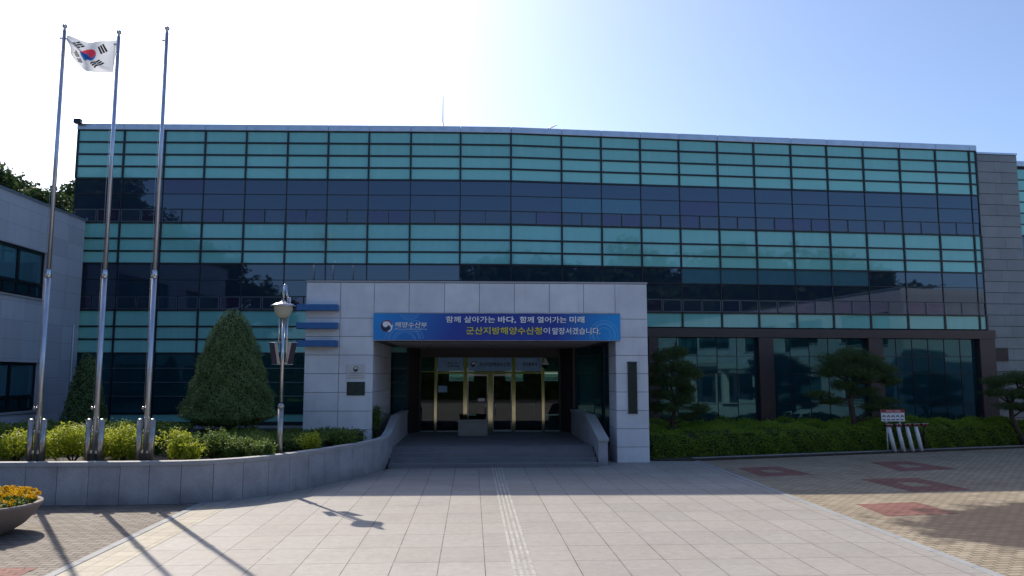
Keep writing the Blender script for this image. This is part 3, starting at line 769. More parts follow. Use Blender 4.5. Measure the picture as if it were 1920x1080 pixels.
# ------------------------------------------------------------------ roof bits
t = thing('roof_mast', 'tall thin lightning mast standing on the glass building roof', 'mast', (-1.45, 36, ZC))
B().tube([(-1.45,36,ZC),(-1.45,36,14.6)], .035, 8).tube([(-1.45,36,14.6),(-1.45,36,16.25)], [.022,.012], 8).build('rod', M['oldsteel'], t)
B().box(-1.6,-1.3,35.85,36.15,ZC+.02,ZC+.12).build('base', M['joint'], t)
t = thing('tv_antenna', 'small yagi antenna tilted on the roof edge above the middle bays', 'antenna', (3.4, 33, ZC))
B().tube([(3.38,33,ZC),(3.38,33,13.50)], .02, 8).build('mast', M['oldsteel'], t)
B().tube([(3.16,33,13.38),(3.66,33,13.58)], .012, 6).tube([(3.26,32.85,13.42),(3.26,33.15,13.42)], .008, 6).tube([(3.5,32.87,13.51),(3.5,33.13,13.51)], .008, 6).tube([(3.27,33,13.33),(3.31,33,13.53)], .008, 6).tube([(3.47,33,13.44),(3.51,33,13.60)], .008, 6).build('boom', M['oldsteel'], t)
t = thing('floodlight', 'small dark floodlight on the upper left corner of the glass facade', 'light', (-15.4, 30.3, ZT))
B().box(-15.47,-15.21,30.05,30.25,ZT-.06,ZT+.12).build('housing', M['darkframe'], t, bevel=.02)
B().tube([(-15.34,30.2,ZT-.02),(-15.34,30.45,ZT-.1)], .02, 8).build('bracket', M['darkframe'], t)

# ------------------------------------------------------------------ banner over the entrance
bn = thing('banner', 'blue banner with white and yellow Korean lettering across the portico', 'banner', (.8, YP-.1, 3.76))
BX0, BX1, BZ0, BZ1 = -3.05, 4.64, 3.77, 4.60; by = YP-.075
B().box(BX0, BX1, by, YP-.004, BZ0, BZ1).build('board', M['banner'], bn)
b = B()
for z0, z1 in ((BZ0-.016, BZ0-.002), (BZ1+.002, BZ1+.025)): b.box(BX0, BX1, by-.012, YP-.004, z0, z1)
b.build('frame', M['oldsteel'], bn)
U = (1, 0); lw = by-.006
def clip_arc(cx, cz, r, w):
    b = B(); seg = []
    for k in range(73):
        a = 2*math.pi*k/72; x, z = cx+r*math.cos(a), cz+r*math.sin(a)
        ok = BX0+.01 < x < BX1-.01 and BZ0+.01 < z < BZ1-.01
        if ok: seg.append(a)
        if (not ok or k == 72) and len(seg) > 1:
            b.flat(arcstrip(r-w, r+w, seg[0], seg[-1], max(3, len(seg)), cx, cz), (0, lw+.003, 0), U); seg = []
        elif not ok: seg = []
    if b.f: b.build('ring_print', M['ring'], bn)
for cx, cz, rs in ((-2.10, 3.72, (.30,.36,.47,.52,.60)), (-1.95, 4.72, (.20,.27,.33)), (-1.75, 4.2, (.18,)), (4.12, 3.95, (.22,.33,.36,.44))):
    for r_ in rs: clip_arc(cx, cz, r_, .006)
def emblem(cx, cz, r, y, parent, mats, plate=True):
    """round swirl emblem: ring with a dark comma, a pale comma and a thin red crescent"""
    b = B(); o = lambda k: (cx, y-.0015*k, cz)
    if plate: b.flat(disc(r*1.0), o(0), U, 0)
    # dark comma: left and lower half with round head at lower right
    dk = disc(r*.98, 40, 0, 0, R(75), R(330)) + disc(r*.49, 24, r*.36*1.2, -r*.25*1.2, R(-30), R(-30)) 
    dk = disc(r*.98, 44, 0, 0, R(80), R(318))
    b.flat(dk+[(r*.30, -r*.05), (-r*.0, r*.05)], o(1), U, 1)
    b.flat(disc(r*.46, 30, r*.26, -r*.34), o(2), U, 1)
    b.flat(disc(r*.47, 30, -r*.17, r*.30), o(3), U, 0)
    b.flat(arcstrip(r*.30, r*.76, R(20), R(100), 16, -r*.0, r*.05), o(4), U, 0)
    b.flat(arcstrip(r*.84, r*1.04, R(-75), R(28), 20), o(5), U, 0)
    b.flat(arcstrip(r*.80, r*1.0, R(12), R(98), 20), o(6), U, 2)
    return b.build('emblem', mats, parent)
emblem(-2.65, 4.20, .185, lw+.002, bn, [M['white'], M['lettershadow'], M['red']])
b = B()
def shade(body, x, z, h, w, bold, mi):
    b = B()
    lettering(b, body, (x+.012, lw+.001, z-.014), U, h, w, bold, 2); lettering(b, body, (x, lw-.002, z), U, h, w, bold, mi); b.build('lettering', [M['white'], M['yellowprint'], M['lettershadow']], bn)
shade('해양수산부', -2.38, 4.155, .175, .98, .012, 0)
b = B(); lettering(b, 'Ministry of Oceans and Fisheries', (-2.38, lw, 4.085), U, .045, .98, .004, 0); b.build('lettering', M['white'], bn)
x0 = -.82
shade('함께 살아가는', x0, 4.315, .20, 1.53, .014, 0)
shade('바다,', x0+1.62, 4.30, .215, .56, .024, 0)
shade('함께 열어가는', x0+2.30, 4.315, .20, 1.47, .014, 0)
shade('미래', x0+3.86, 4.315, .21, .47, .024, 0)
shade('군산지방해양수산청', -.19, 3.95, .235, 2.36, .016, 1)
shade('이', 2.22, 3.97, .20, .20, .014, 0)
shade('앞장서겠습니다.', 2.49, 3.955, .215, 1.52, .014, 0)

# plaques on the portico
t = thing('wall_plaque', 'pale metal office plaque with a swirl emblem on the left pier', 'plaque', (-3.56, YP, 2.62))
B().box(-3.83, -3.30, YP-.03, YP-.002, 2.61, 3.02).build('plate', M['plaque'], t, bevel=.006)
emblem(-3.56, 2.88, .085, YP-.032, t, [M['plaque'], M['blackprint'], M['blackprint']], False)
b = B(); lettering(b, '군산지방해양수산청', (-3.78, YP-.032, 2.725), U, .055, .42, .012)
lettering(b, 'GUNSAN REGIONAL OFFICE', (-3.73, YP-.032, 2.675), U, .022, .33, .003)
b.build('lettering', M['greyprint'], t)
t = thing('wall_plaque', 'dark green bronze plaque below the pale plaque on the left pier', 'plaque', (-3.55, YP, 2.08))
B().box(-3.83, -3.28, YP-.03, YP-.002, 2.075, 2.49).build('plate', M['greenplaque'], t, bevel=.006)
t = thing('name_board', 'tall narrow dark vertical name board on the right pier', 'sign', (5.0, YP, 1.5))
B().box(4.86, 5.15, YP-.05, YP-.002, 1.53, 3.08).build('board', M['greenplaque'], t, bevel=.008)
B().box(4.845, 5.165, YP-.04, YP-.003, 3.082, 3.11).box(4.845, 5.165, YP-.04, YP-.003, 1.50, 1.528).build('trim', M['blackprint'], t)
# transom signs over the doors
def tsign(x0, x1, label, parts):
    t = thing('transom_sign', label, 'sign', ((x0+x1)/2, YD-.03, 2.85))
    B().box(x0, x1, YD-.03, YD+.01, 2.85, 3.385).build('panel', M['transom'], t)
    b = B()
    for body, x, z, h, w in parts: lettering(b, body, (x, YD-.034, z), U, h, w, .02)
    b.build('lettering', M['lettershadow'], t); return t
tsign(-1.36, -.35, 'pale blue transom sign with two short dark lines above the left sidelight', [('해양수산부', -.98, 3.12, .085, .40), ('고객지원', -.98, 3.0, .09, .46)])
t = tsign(-.165, 1.575, 'long pale blue transom sign with swirl emblem above the double doors', [('군산지방해양수산청', .28, 3.03, .17, 1.22)])
emblem(.06, 3.12, .11, YD-.033, t, [M['white'], M['lettershadow'], M['lettershadow']])
tsign(1.745, 2.76, 'pale blue transom sign with one dark line above the right sidelight', [('항만물류과', 2.02, 3.05, .15, .58)])
t = thing('security_camera', 'pale dome security camera hanging beside the right transom sign', 'camera', (2.9, 30.95, 3.1))
B().lathe((2.9,30.95,3.12), [(.001,.2),(.06,.2),(.12,.08),(.15,.0),(.14,-.02)], 24).box(2.88,2.92,30.93,31.14,3.31,3.36).build('housing', M['whitepaint'], t)
B().lathe((2.9,30.95,3.095), [(.11,0),(.10,-.06),(.06,-.12),(.001,-.14)], 20).build('dome', M['rubber'], t)
t = thing('planter_box', 'plain beige stone box standing on the landing before the doors', 'planter', (.05, 29.2, .48))
B().box(-.50, .58, 28.95, 29.45, .48, .98).build('box', M['beigebox'], t, bevel=.02)
B().box(-.53, .61, 28.92, 29.48, .982, 1.06).build('rim', M['beigebox'], t, bevel=.015)
t = thing('door_notice', 'small white notice stuck on the left sidelight of the entrance', 'notice', (-1.2, YD, 1.9))
B().box(-1.33, -.98, YD-.016, YD-.010, 2.02, 2.27).build('paper', M['ring'] if False else M['transom'], t)
t = thing('door_notice', 'small pale notice stuck on the left door leaf at handle height', 'notice', (.3, YD, 1.7))
B().box(.24, .52, YD-.016, YD-.010, 1.66, 1.78).build('paper', M['plaque'], t)

# ------------------------------------------------------------------ flagpoles and flag
def flagpole(x, y, zt, label):
    t = thing('flagpole', label, 'flagpole', (x, y, .72), 'flagpoles in a row on the planter wall')
    B().tube([(x,y,.72),(x,y,4.9)], [.060,.054], 16).tube([(x,y,5.02),(x,y,zt-.16)], [.047,.040], 16).build('pole', M['alupole'], t)
    B().lathe((x,y,4.86), [(.055,0),(.066,.02),(.066,.10),(.055,.16),(.048,.18)], 20).build('collar', M['steel'], t)
    B().lathe((x,y,zt-.16), [(.040,0),(.03,.01),(.03,.06),(.05,.075),(.060,.105),(.05,.14),(.025,.157),(.001,.16)], 20).build('finial', M['steel'], t)
    B().box(x-.10, x-.045, y-.015, y+.015, zt-.36, zt-.33).tube([(x-.085,y,zt-.34),(x-.083,y,1.9)], .004, 5).build('halyard', M['oldsteel'], t)
    for s in (-1, 1):
        B().tube([(x+s*.135,y-.03,.72),(x+s*.135,y-.03,1.70)], .062, 18).lathe((x+s*.135,y-.03,1.70), [(.062,0),(.055,.03),(.03,.045),(.001,.05)], 18).build('base_post', M['oldsteel'], t)
    B().box(x-.09, x+.09, y-.05, y-.01, 1.45, 1.50).box(x-.09, x+.09, y-.05, y-.01, 1.0, 1.05).tube([(x-.09,y-.07,1.95),(x-.06,y-.05,2.0)], .03, 8).build('clamp', M['oldsteel'], t)
    return t
flagpole(-9.46, 17.75, 10.78, 'leftmost of three steel flagpoles, the one at the free edge of the flag')
flagpole(-8.23, 17.75, 10.66, 'middle steel flagpole that carries the white flag')
flagpole(-7.14, 17.75, 10.78, 'rightmost steel flagpole, with no flag on it')
def flag_colour(u, v):      # design space 3 x 2, origin lower hoist side mirrored to the viewer's left
    dx, dy = 1.5-u, v-1.0; r = math.hypot(dx, dy); th = math.atan2(2, 3)
    if r < .5:
        c_, s_ = math.cos(th), math.sin(th); x, y = dx*c_-dy*s_, dx*s_+dy*c_
        red = y > 0
        if math.hypot(x+.25, y) < .25: red = True
        if math.hypot(x-.25, y) < .25: red = False
        return 1 if red else 2
    for sx, sy, pat in ((-1,1,(0,0,0)), (1,-1,(1,1,1)), (1,1,(1,0,1)), (-1,-1,(0,1,0))):
        ax_, ay_ = sx*3, sy*2; L = math.hypot(ax_, ay_); ax_, ay_ = ax_/L, ay_/L
        p = dx*ax_+dy*ay_-.9; q = -dx*ay_+dy*ax_
        for k in range(3):
            pc = (k-1)*.135
            if abs(p-pc) < .05 and abs(q) < .27 and not (pat[k] and abs(q) < .025): return 3
    return 0
NU, NV = 168, 112; b = B(); vs = []
def bez(p, t):
    p = [np.array(q, float) for q in p]; return ((1-t)**3)*p[0]+3*t*(1-t)**2*p[1]+3*t*t*(1-t)*p[2]+t**3*p[3]
top = [(123,62),(150,70),(190,80),(223,72)]; bot = [(131,96),(150,128),(165,143),(217,138)]
def tex(px, py_, Y):      # image reading of the flag's outline turned into metres at the pole's distance
    X = -8.23+(px-224)/(1460/17.75); Z = 10.43-(py_-72)/(1460/17.75); return X, Y, Z
for j in range(NV+1):
    for i in range(NU+1):
        s, t_ = i/NU, j/NV; P = bez(top, s)*t_+bez(bot, s)*(1-t_)
        # a diagonal fold runs from the fly down to the foot
        cre = math.exp(-((t_-(.62-.62*s))/.10)**2)
        amp = (1-s)**.7
        Y = 17.75-.10*math.sin(3.2*s*math.pi+.6)*amp-.16*cre*amp+.05*math.sin(6*t_+5*s)*amp+.18*(1-s)
        P = P+np.array([0, -5*cre*amp])
        vs.append(tex(P[0], P[1], Y))
b.v = vs
for j in range(NV):
    for i in range(NU):
        k = j*(NU+1)+i; b.f.append((k, k+1, k+NU+2, k+NU+1)); b.s.append(True)
        b.m.append(flag_colour((i+.5)/NU*3, (j+.5)/NV*2))
o = b.build('flag', [M['flagwhite'], M['flagred'], M['flagblue'], M['flagblack']])
tag(o, 'white flag with red and blue disc and black bars, flying between two poles', 'flag')

# ------------------------------------------------------------------ lamp in the planter
lx, ly = -4.52, 18.92
t = thing('street_lamp', 'steel globe lamp with a bell top and two small banner plates in the planter', 'lamp', (lx, ly, .72))
B().tube([(lx,ly,.72),(lx,ly,1.92)], .066, 20).lathe((lx,ly,1.92), [(.066,0),(.078,.01),(.078,.05),(.05,.10),(.045,.11)], 20).build('base_post', M['oldsteel'], t)
B().tube([(lx,ly,2.0),(lx,ly,4.22)], .042, 16).tube([(lx+.09,ly-.01,3.0),(lx+.09,ly-.01,4.22)], .022, 10).tube([(lx-.11,ly,3.42),(lx-.10,ly,4.10)], .014, 8).build('pole', M['steel'], t)
B().lathe((lx-.02,ly,4.08), [(.001,-.02),(.10,-.01),(.18,.07),(.215,.18),(.215,.27)], 28).build('bowl', M['lamp'], t)
B().lathe((lx-.02,ly,4.35), [(.215,0),(.295,-.012),(.295,.008),(.20,.055),(.10,.085),(.06,.10),(.06,.13),(.001,.13)], 32).build('hood', M['steel'], t)
B().tube([(lx-.01,ly,4.46),(lx-.03,ly,4.68),(lx+.01,ly,4.86),(lx+.02,ly,4.87)], [.03,.03,.032,.02], 12).tube([(lx+.02,ly,4.86),(lx+.06,ly,4.62),(lx+.10,ly,4.42)], [.03,.028,.02], 12).tube([(lx+.13,ly,4.40),(lx+.13,ly,4.56)], .028, 10).build('finial', M['steel'], t)
for s in (-1, 1):
    b = B()
    def q(a, z, yy): return (lx+s*(a+(z-2.95)*.17), ly+yy, z)
    def sl(a0, a1, y0, y1, z0, z1, m):
        p = [q(a0,z0,y0),q(a1,z0,y0),q(a1,z0,y1),q(a0,z0,y1),q(a0,z1,y0),q(a1,z1,y0),q(a1,z1,y1),q(a0,z1,y1)]
        if s < 0: p = [p[1],p[0],p[3],p[2],p[5],p[4],p[7],p[6]]
        b.hexa(p, m)
    sl(.055, .115, -.012, .012, 2.96, 3.46, 0); sl(.116, .24, -.014, .014, 2.96, 3.46, 1)
    b.tube([(lx,ly,3.47),(lx+s*.34,ly,3.47)], .009, 6, 2).tube([(lx,ly,2.95),(lx+s*.25,ly,2.95)], .009, 6, 2)
    b.build('banner_plate', [M['beigebanner'], M['maroon'], M['steel']], t)

# ------------------------------------------------------------------ plants
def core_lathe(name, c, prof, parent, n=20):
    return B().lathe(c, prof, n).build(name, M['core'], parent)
def trunk(b, pts, r0, r1): 
    n = len(pts); b.tube(pts, [r0+(r1-r0)*i/(n-1) for i in range(n)], 10)
def cone_tree(c, h0, h1, rmax, nleaf, size, label, name='conical_yew'):
    t = thing(name, label, 'tree', c)
    b = B(); trunk(b, [c, (c[0]+.03, c[1], h0), (c[0], c[1]+.02, h0+.5*(h1-h0))], .15, .08); b.build('trunk', M['bark'], t)
    def rad(f): return rmax*(np.clip((1-f), 0, 1)**.57*.97+.03)*np.clip(.62+f*6, 0, 1)
    f = 1-np.sqrt(rng.uniform(0, 1, nleaf)); a = rng.uniform(0, 2*np.pi, nleaf)
    lump = 1+.035*np.sin(a*4+f*9)+.035*np.sin(a*9-f*21)+.04*np.sin(f*30+a*3)+.03*np.sin(a*17+f*47)
    r = rad(f)*lump*np.where(rng.uniform(0,1,nleaf) < .03, rng.uniform(1.0, 1.07, nleaf), rng.uniform(.84, 1.02, nleaf))
    p = np.stack([c[0]+r*np.cos(a), c[1]+r*np.sin(a), h0+f*(h1-h0)], 1)
    nn = np.stack([np.cos(a), np.sin(a), np.full(nleaf, .45)], 1)
    fb = rng.uniform(0, 1, nleaf//8); ab = rng.uniform(0, 6.283, nleaf//8); rb = np.sqrt(fb)*rmax*.62
    p2 = np.stack([c[0]+rb*np.cos(ab), c[1]+rb*np.sin(ab), np.full(len(fb), h0)+rng.normal(.02,.06,len(fb))], 1)
    p = np.concatenate([p, p2]); nn = np.concatenate([nn, np.tile([0,0,-1.], (len(fb),1))])
    leaf_mesh('crown', p, nn, size, M['cone'], t, .5, .45)
    core_lathe('dark_core', (c[0],c[1],0), [(.02,h0+.05)]+[(float(rad(np.array(k/8)))*.84, h0+.05+(h1-h0)*.97*k/8) for k in range(9)], t)  # solid dark core closing the crown, its inner shade painted in
    return t
cone_tree((-6.93,22.9,.72), 1.34, 4.62, 1.31, 42000, .06, 'clipped dark green conical yew standing in the planter left of the lamp')
cone_tree((-12.9,27.0,.72), 1.0, 3.5, .72, 5000, .09, 'narrow dark conical shrub by the corner of the granite annex')
def shrub(c, r, h, n, mat, label, size=.07, group=None, name='shrub'):
    t = thing(name, label, 'shrub', c, group)
    P = []; Nn = []
    k = max(3, int(r*9))
    for i in range(k):
        a = rng.uniform(0, 6.283); q = r*.62*math.sqrt(rng.uniform(0, 1)); rr = r*rng.uniform(.40, .58)
        cc = (c[0]+q*math.cos(a), c[1]+q*math.sin(a)*.8, c[2]+h*rng.uniform(.42, .70))
        p, d = blob(cc, (rr, rr*.9, h*.42), n//k, .5); P.append(p); Nn.append(d)
    for i in range(int(26*r/.4)):       # straggling shoots
        a = rng.uniform(0, 6.283); q = r*math.sqrt(rng.uniform(0, 1))*.95; L_ = rng.uniform(.08, .2); k_ = 9
        t0 = np.linspace(0, 1, k_)[:,None]; b0 = np.array([c[0]+q*math.cos(a), c[1]+q*math.sin(a)*.85, c[2]+h*(1.02-.45*(q/r)**2)-.04])
        d0 = np.array([math.cos(a)*.5*q/r+rng.normal(0,.25), math.sin(a)*.5*q/r+rng.normal(0,.25), 1.0])
        P.append(b0+d0*t0*L_+rng.normal(0,.012,(k_,3))); Nn.append(np.tile(d0, (k_,1))+rng.normal(0,.8,(k_,3)))
    P = np.concatenate(P); Nn = np.concatenate(Nn); P = P+rng.normal(0, .022, P.shape); ok = P[:,2] > c[2]+.02
    leaf_mesh('foliage', P[ok], Nn[ok]+np.array([0,0,.3]), size, mat, t, .7, .5)
    b = B()
    for i in range(6):
        a = rng.uniform(0, 6.283); trunk(b, [c, (c[0]+.3*r*math.cos(a), c[1]+.3*r*math.sin(a), c[2]+h*.3), (c[0]+.6*r*math.cos(a), c[1]+.6*r*math.sin(a), c[2]+h*.62)], .018, .008)
    b.build('stem', M['bark'], t); return t
S0 = .72
# sunlit yellow-green bushes along the wall, then darker ones behind
for x, y, r, h, n, lab in (
    (-10.2, 18.3, .50, .66, 2600, 'bright yellow green bush at the far left of the planter beside the first flagpole'),
    (-9.75, 18.5, .42, .62, 1900, 'small sunlit yellow green bush just right of the first flagpole'),
    (-8.45, 18.35, .40, .62, 1700, 'small sunlit yellow green bush just left of the middle flagpole'),
    (-9.0, 18.4, .66, .80, 4200, 'broad sunlit yellow green bush between the first and second flagpoles'),
    (-7.95, 18.45, .58, .76, 3600, 'sunlit yellow green bush just right of the middle flagpole'),
    (-7.45, 18.25, .40, .60, 1800, 'small lit bush tucked against the left of the rightmost flagpole'),
    (-6.72, 18.25, .44, .66, 2400, 'yellow green bush just right of the rightmost flagpole'),
    (-6.25, 17.95, .24, .46, 900, 'small spiky light green bush on the wall edge under the conical yew'),
    (-4.05, 20.05, .33, .46, 1300, 'small glowing yellow green bush right of the lamp foot')):
    shrub((x, y, S0), r, h, n, M['bright'], lab, .062, 'yellow green bushes along the planter wall')
for x, y, r, h, n, lab in (
    (-11.2, 18.7, .75, .85, 3000, 'dark green bush at the left edge of the planter'),
    (-8.5, 19.3, .6, .8, 2400, 'dark bush behind the yellow green ones at the middle flagpole'),
    (-6.1, 19.0, .55, .62, 2400, 'dark bush under the left half of the conical yew'),
    (-5.55, 18.75, .48, .50, 2200, 'rounded mid green bush below the conical yew, left of the lamp'),
    (-5.0, 18.75, .42, .42, 1600, 'low dark bush immediately left of the lamp foot'),
    (-4.78, 18.55, .24, .40, 1200, 'small low dark bush just in front of the lamp foot'),
    (-3.35, 21.6, .50, .42, 2600, 'low dark bush at the curve of the planter wall before the left pier'),
    (-2.95, 24.6, .34, .95, 1600, 'dark bush squeezed between the left pier and the stair wall')):
    shrub((x, y, S0), r, h, n, M['shrub'], lab, .06, 'dark green bushes in the planter')
# clipped ground hedge filling the planter behind
def hedge(name, label, corners, z0, h, dens, size, mat, lumps=.06, front=True, top_extra=1.0):
    """leafy block over a quadrilateral (front-left, front-right, back-right, back-left)"""
    t = thing(name, label, 'hedge', (sum(c[0] for c in corners)/4, sum(c[1] for c in corners)/4, z0))
    q = [np.array(c, float) for c in corners]
    area = .5*abs(np.cross(q[2]-q[0], q[3]-q[1])); n = int(area*dens*top_extra*1.7)
    u, v = rng.uniform(0,1,n), rng.uniform(0,1,n)
    P = (q[0][None]*((1-u)*(1-v))[:,None]+q[1][None]*(u*(1-v))[:,None]+q[2][None]*(u*v)[:,None]+q[3][None]*((1-u)*v)[:,None])
    def top(x, y): return h*(1+lumps*(np.sin(x*2.3+y)+np.sin(x*5.1-y*3.3+1)*.7+np.sin(y*4.2+x*.7)*.7+np.sin(x*9.+y*7)*.5))
    edge = np.clip(v*9, 0, 1)**.5*.16+.84
    z = z0+top(P[:,0], P[:,1])*edge+rng.normal(0, .03, n)
    pts = [np.c_[P, z]]; nn = [np.tile([0,-.25,1.], (n,1))]
    if front:
        L = np.linalg.norm(q[1]-q[0]); m_ = int(L*h*dens*2.2); u = rng.uniform(0,1,m_); w = rng.uniform(0,1,m_)
        F = q[0]+(q[1]-q[0])*u[:,None]; tz = top(F[:,0], F[:,1])*.9
        d = (q[1]-q[0])/L; nf = np.array([d[1], -d[0]])
        bul = .05*np.sin(w*3.14)+.05*np.sin(u*L*3)+.04*np.sin(u*L*7.3+w*5)-np.abs(rng.normal(0,.09,m_))
        F = F+nf*bul[:,None]
        pts.append(np.c_[F, z0+w*tz]); nn.append(np.tile([nf[0]*.8, nf[1]*.8, 1.5], (m_,1)))
    ns = int(area*14)                   # uneven shoots above the clipped top
    u, v = rng.uniform(0,1,ns), rng.uniform(0.02,1,ns)
    Q = (q[0][None]*((1-u)*(1-v))[:,None]+q[1][None]*(u*(1-v))[:,None]+q[2][None]*(u*v)[:,None]+q[3][None]*((1-u)*v)[:,None])
    zt = z0+top(Q[:,0], Q[:,1])*(np.clip(v*9,0,1)**.5*.16+.84)
    for k_ in range(7):
        L_ = rng.uniform(.03, .13, ns)*(k_+1)/7
        pts.append(np.c_[Q+rng.normal(0,.018,(ns,2)), zt+L_]); nn.append(rng.normal(0,.8,(ns,3))+np.array([0,0,.6]))
    leaf_mesh('foliage', np.concatenate(pts), np.concatenate(nn), size, mat, t, .45, .5)
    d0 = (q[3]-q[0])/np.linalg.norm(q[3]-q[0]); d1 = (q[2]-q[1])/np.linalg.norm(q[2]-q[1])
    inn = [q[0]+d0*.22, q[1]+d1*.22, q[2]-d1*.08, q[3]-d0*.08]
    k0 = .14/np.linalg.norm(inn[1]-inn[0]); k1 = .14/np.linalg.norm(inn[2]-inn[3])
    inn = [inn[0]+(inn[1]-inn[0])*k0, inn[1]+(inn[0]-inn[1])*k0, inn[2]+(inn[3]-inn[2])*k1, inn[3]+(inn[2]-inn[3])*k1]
    B().prism([tuple(p) for p in inn], z0, z0+h*.84).build('dark_core', M['core'], t); return t  # solid dark block, so gaps between the leaves read as shade
hedge('hedge', 'low clipped dark green hedge along the planter behind the flagpole bushes', [(-14.5,20.2),(-7.6,20.2),(-7.6,22.2),(-14.5,22.2)], S0, .62, 260, .085, M['shrub'])
hedge('hedge', 'low dark hedge under the conical yew in the planter', [(-7.55,19.7),(-4.7,19.3),(-6.05,22.6),(-7.55,22.6)], S0, .40, 420, .065, M['shrub'], .1)
hedge('hedge', 'low dark hedge filling the planter before the left pier of the portico', [(-6.0,20.6),(-3.9,20.9),(-3.1,24.1),(-6.0,24.1)], S0, .30, 330, .075, M['shrub'], .1)
hedge('hedge', 'long clipped green hedge bed below the shopfront glass right of the portico', [(5.75,25.02),(21.9,29.35),(21.9,31.1),(5.75,29.9)], .05, .82, 520, .06, M['hedgeleaf'], .10)
def limb_tree(name, label, base, spine, clumps, mat, size, npc, group=None, r0=.12, cat='tree', jit=.9, aspect=.09):
    t = thing(name, label, cat, base, group)
    b = B(); trunk(b, [base]+spine, r0, r0*.35)
    P = []; Nn = []
    for (cx, cy, cz, rx, ry, rz) in clumps:
        sp = min(spine, key=lambda s_: (s_[0]-cx)**2+(s_[1]-cy)**2+(s_[2]-cz+.25)**2)
        mid = ((sp[0]+cx)/2, (sp[1]+cy)/2, (sp[2]+cz)/2-.03)
        trunk(b, [sp, mid, (cx, cy, cz-rz*.3)], r0*.38, r0*.12)
        n = int(npc*(rx*ry*rz)**.6); p, d = blob((cx,cy,cz), (rx,ry,rz), n, .25); p = p+rng.normal(0, .06, p.shape)*np.array([rx,ry,rz*1.4])*1.6; P.append(p); Nn.append(d)
    b.build('trunk', M['bark'], t)
    leaf_mesh('crown', np.concatenate(P), np.concatenate(Nn)+np.array([0,0,.5]), size, mat, t, jit, aspect); return t
def rclumps(c, R3, n, r, flat=.55, seed=0):
    g = np.random.default_rng(seed); out = []
    for i in range(n):
        d = g.normal(0,1,3); d /= np.linalg.norm(d); k = g.uniform(.35,1)**.5
        rr = r*g.uniform(.7,1.3); out.append((c[0]+d[0]*R3[0]*k, c[1]+d[1]*R3[1]*k, c[2]+d[2]*R3[2]*k, rr, rr, rr*flat))
    return out
PB = [(6.65,27,3.35,.42,.4,.22),(7.15,27.1,3.5,.5,.4,.22),(6.5,26.9,2.95,.5,.45,.22),(7.2,26.8,3.0,.5,.4,.22),(7.65,27,2.75,.45,.4,.2),(6.45,27,2.5,.5,.45,.22),(7.1,26.8,2.5,.5,.4,.22),(7.5,27.1,2.2,.4,.4,.18),(6.6,26.9,2.05,.5,.45,.2),(7.3,26.8,1.9,.45,.4,.18),(7.85,26.9,1.55,.42,.4,.17),(6.8,26.8,1.6,.5,.4,.17),(6.4,27,1.6,.35,.4,.17),(7.5,26.9,1.3,.4,.3,.12)]
limb_tree('pine_tree', 'dark layered pine beside the right pier of the portico', (7.0,27,.05), [(6.95,27,1.0),(7.05,27,1.7),(6.9,27,2.4),(7.0,27,3.1)], PB, M['pine'], .15, 11000, 'pines in the hedge bed', .09)
PC = [(13.3,28,3.25,.6,.5,.28),(13.9,28,3.42,.6,.5,.28),(14.5,28,3.2,.6,.5,.28),(15.1,28,2.9,.5,.45,.24),(13.0,28,2.85,.5,.45,.26),(13.7,27.8,2.85,.6,.5,.26),(14.4,27.8,2.7,.6,.5,.26),(15.3,28,2.5,.4,.4,.18),(13.5,27.9,2.35,.5,.4,.2),(14.3,28,2.1,.55,.4,.18),(15.0,28,1.75,.55,.4,.16),(12.6,28,2.0,.45,.4,.13),(13.1,28,1.75,.45,.4,.13),(14.6,27.9,1.55,.6,.4,.16),(15.4,28,1.4,.4,.4,.15)]
limb_tree('pine_tree', 'spreading pine with bare leaning trunk between the shopfront windows', (13.85,28,.05), [(13.88,28,1.0),(13.8,28,1.8),(13.95,28,2.4),(14.0,28,3.0)], PC, M['pine'], .15, 11000, 'pines in the hedge bed', .11)
PD = [(20.0,28.9,2.45,.55,.5,.22),(20.7,28.9,2.6,.6,.5,.24),(21.3,28.9,2.5,.6,.5,.24),(19.8,28.8,2.05,.45,.4,.16),(20.5,28.8,2.0,.55,.4,.2),(21.2,28.8,1.95,.6,.5,.22),(20.3,28.8,1.55,.5,.4,.15),(21.0,28.8,1.5,.6,.4,.18),(21.9,29,2.2,.6,.5,.3),(21.8,29,1.6,.6,.5,.25)]
limb_tree('pine_tree', 'low spreading pine in front of the granite tower at the right edge', (20.9,28.95,.05), [(20.5,28.95,1.1),(20.45,28.9,1.6),(20.8,28.9,2.2)], PD, M['pine'], .15, 11000, 'pines in the hedge bed', .11)
# woods: on the slope behind the annex, along its far side and beyond the car park (mirrored in the glass)
def wood_tree(x, y, h, r, label, group, seed, npc=330, size=.42):
    c = (x, y, h-r*.95); g = np.random.default_rng(seed)
    return limb_tree('broadleaf_tree', label, (x, y, -.03), [(x+.2, y, h*.3), (x-.1, y+.1, h*.5), (x+.1, y, h*.75)], rclumps(c, (r, r, r*.8), 16, r*.42, .7, seed), M['broad'], size, npc, group, .28, jit=.9, aspect=.55)
for k, (x, y, h, r) in enumerate(((-30.5,48,16.4,3.4),(-27.2,50,15.4,2.9),(-24.6,47,13.4,2.6),(-34,50,17,3.6))):
    wood_tree(x, y, h, r, ('tall dark tree rising behind the annex roof at the left edge', 'dark tree between the two others over the annex roof', 'lowest dark tree over the annex roof next to the glass corner', 'tall dark tree mostly past the left edge behind the annex')[k], 'trees behind the annex', 40+k, 1100, .30)
src = None
far = [(-26.5,9,16.0,4.0),(-23.5,3,13.6,3.6),(-20.5,-3,10.5,3.2)]
for k, (x, y, h, r) in enumerate(far):
    wood_tree(x, y, h, r, 'dark tree left of the court mirrored in the facade glass', 'trees mirrored in the facade', 60+k)
protos = []
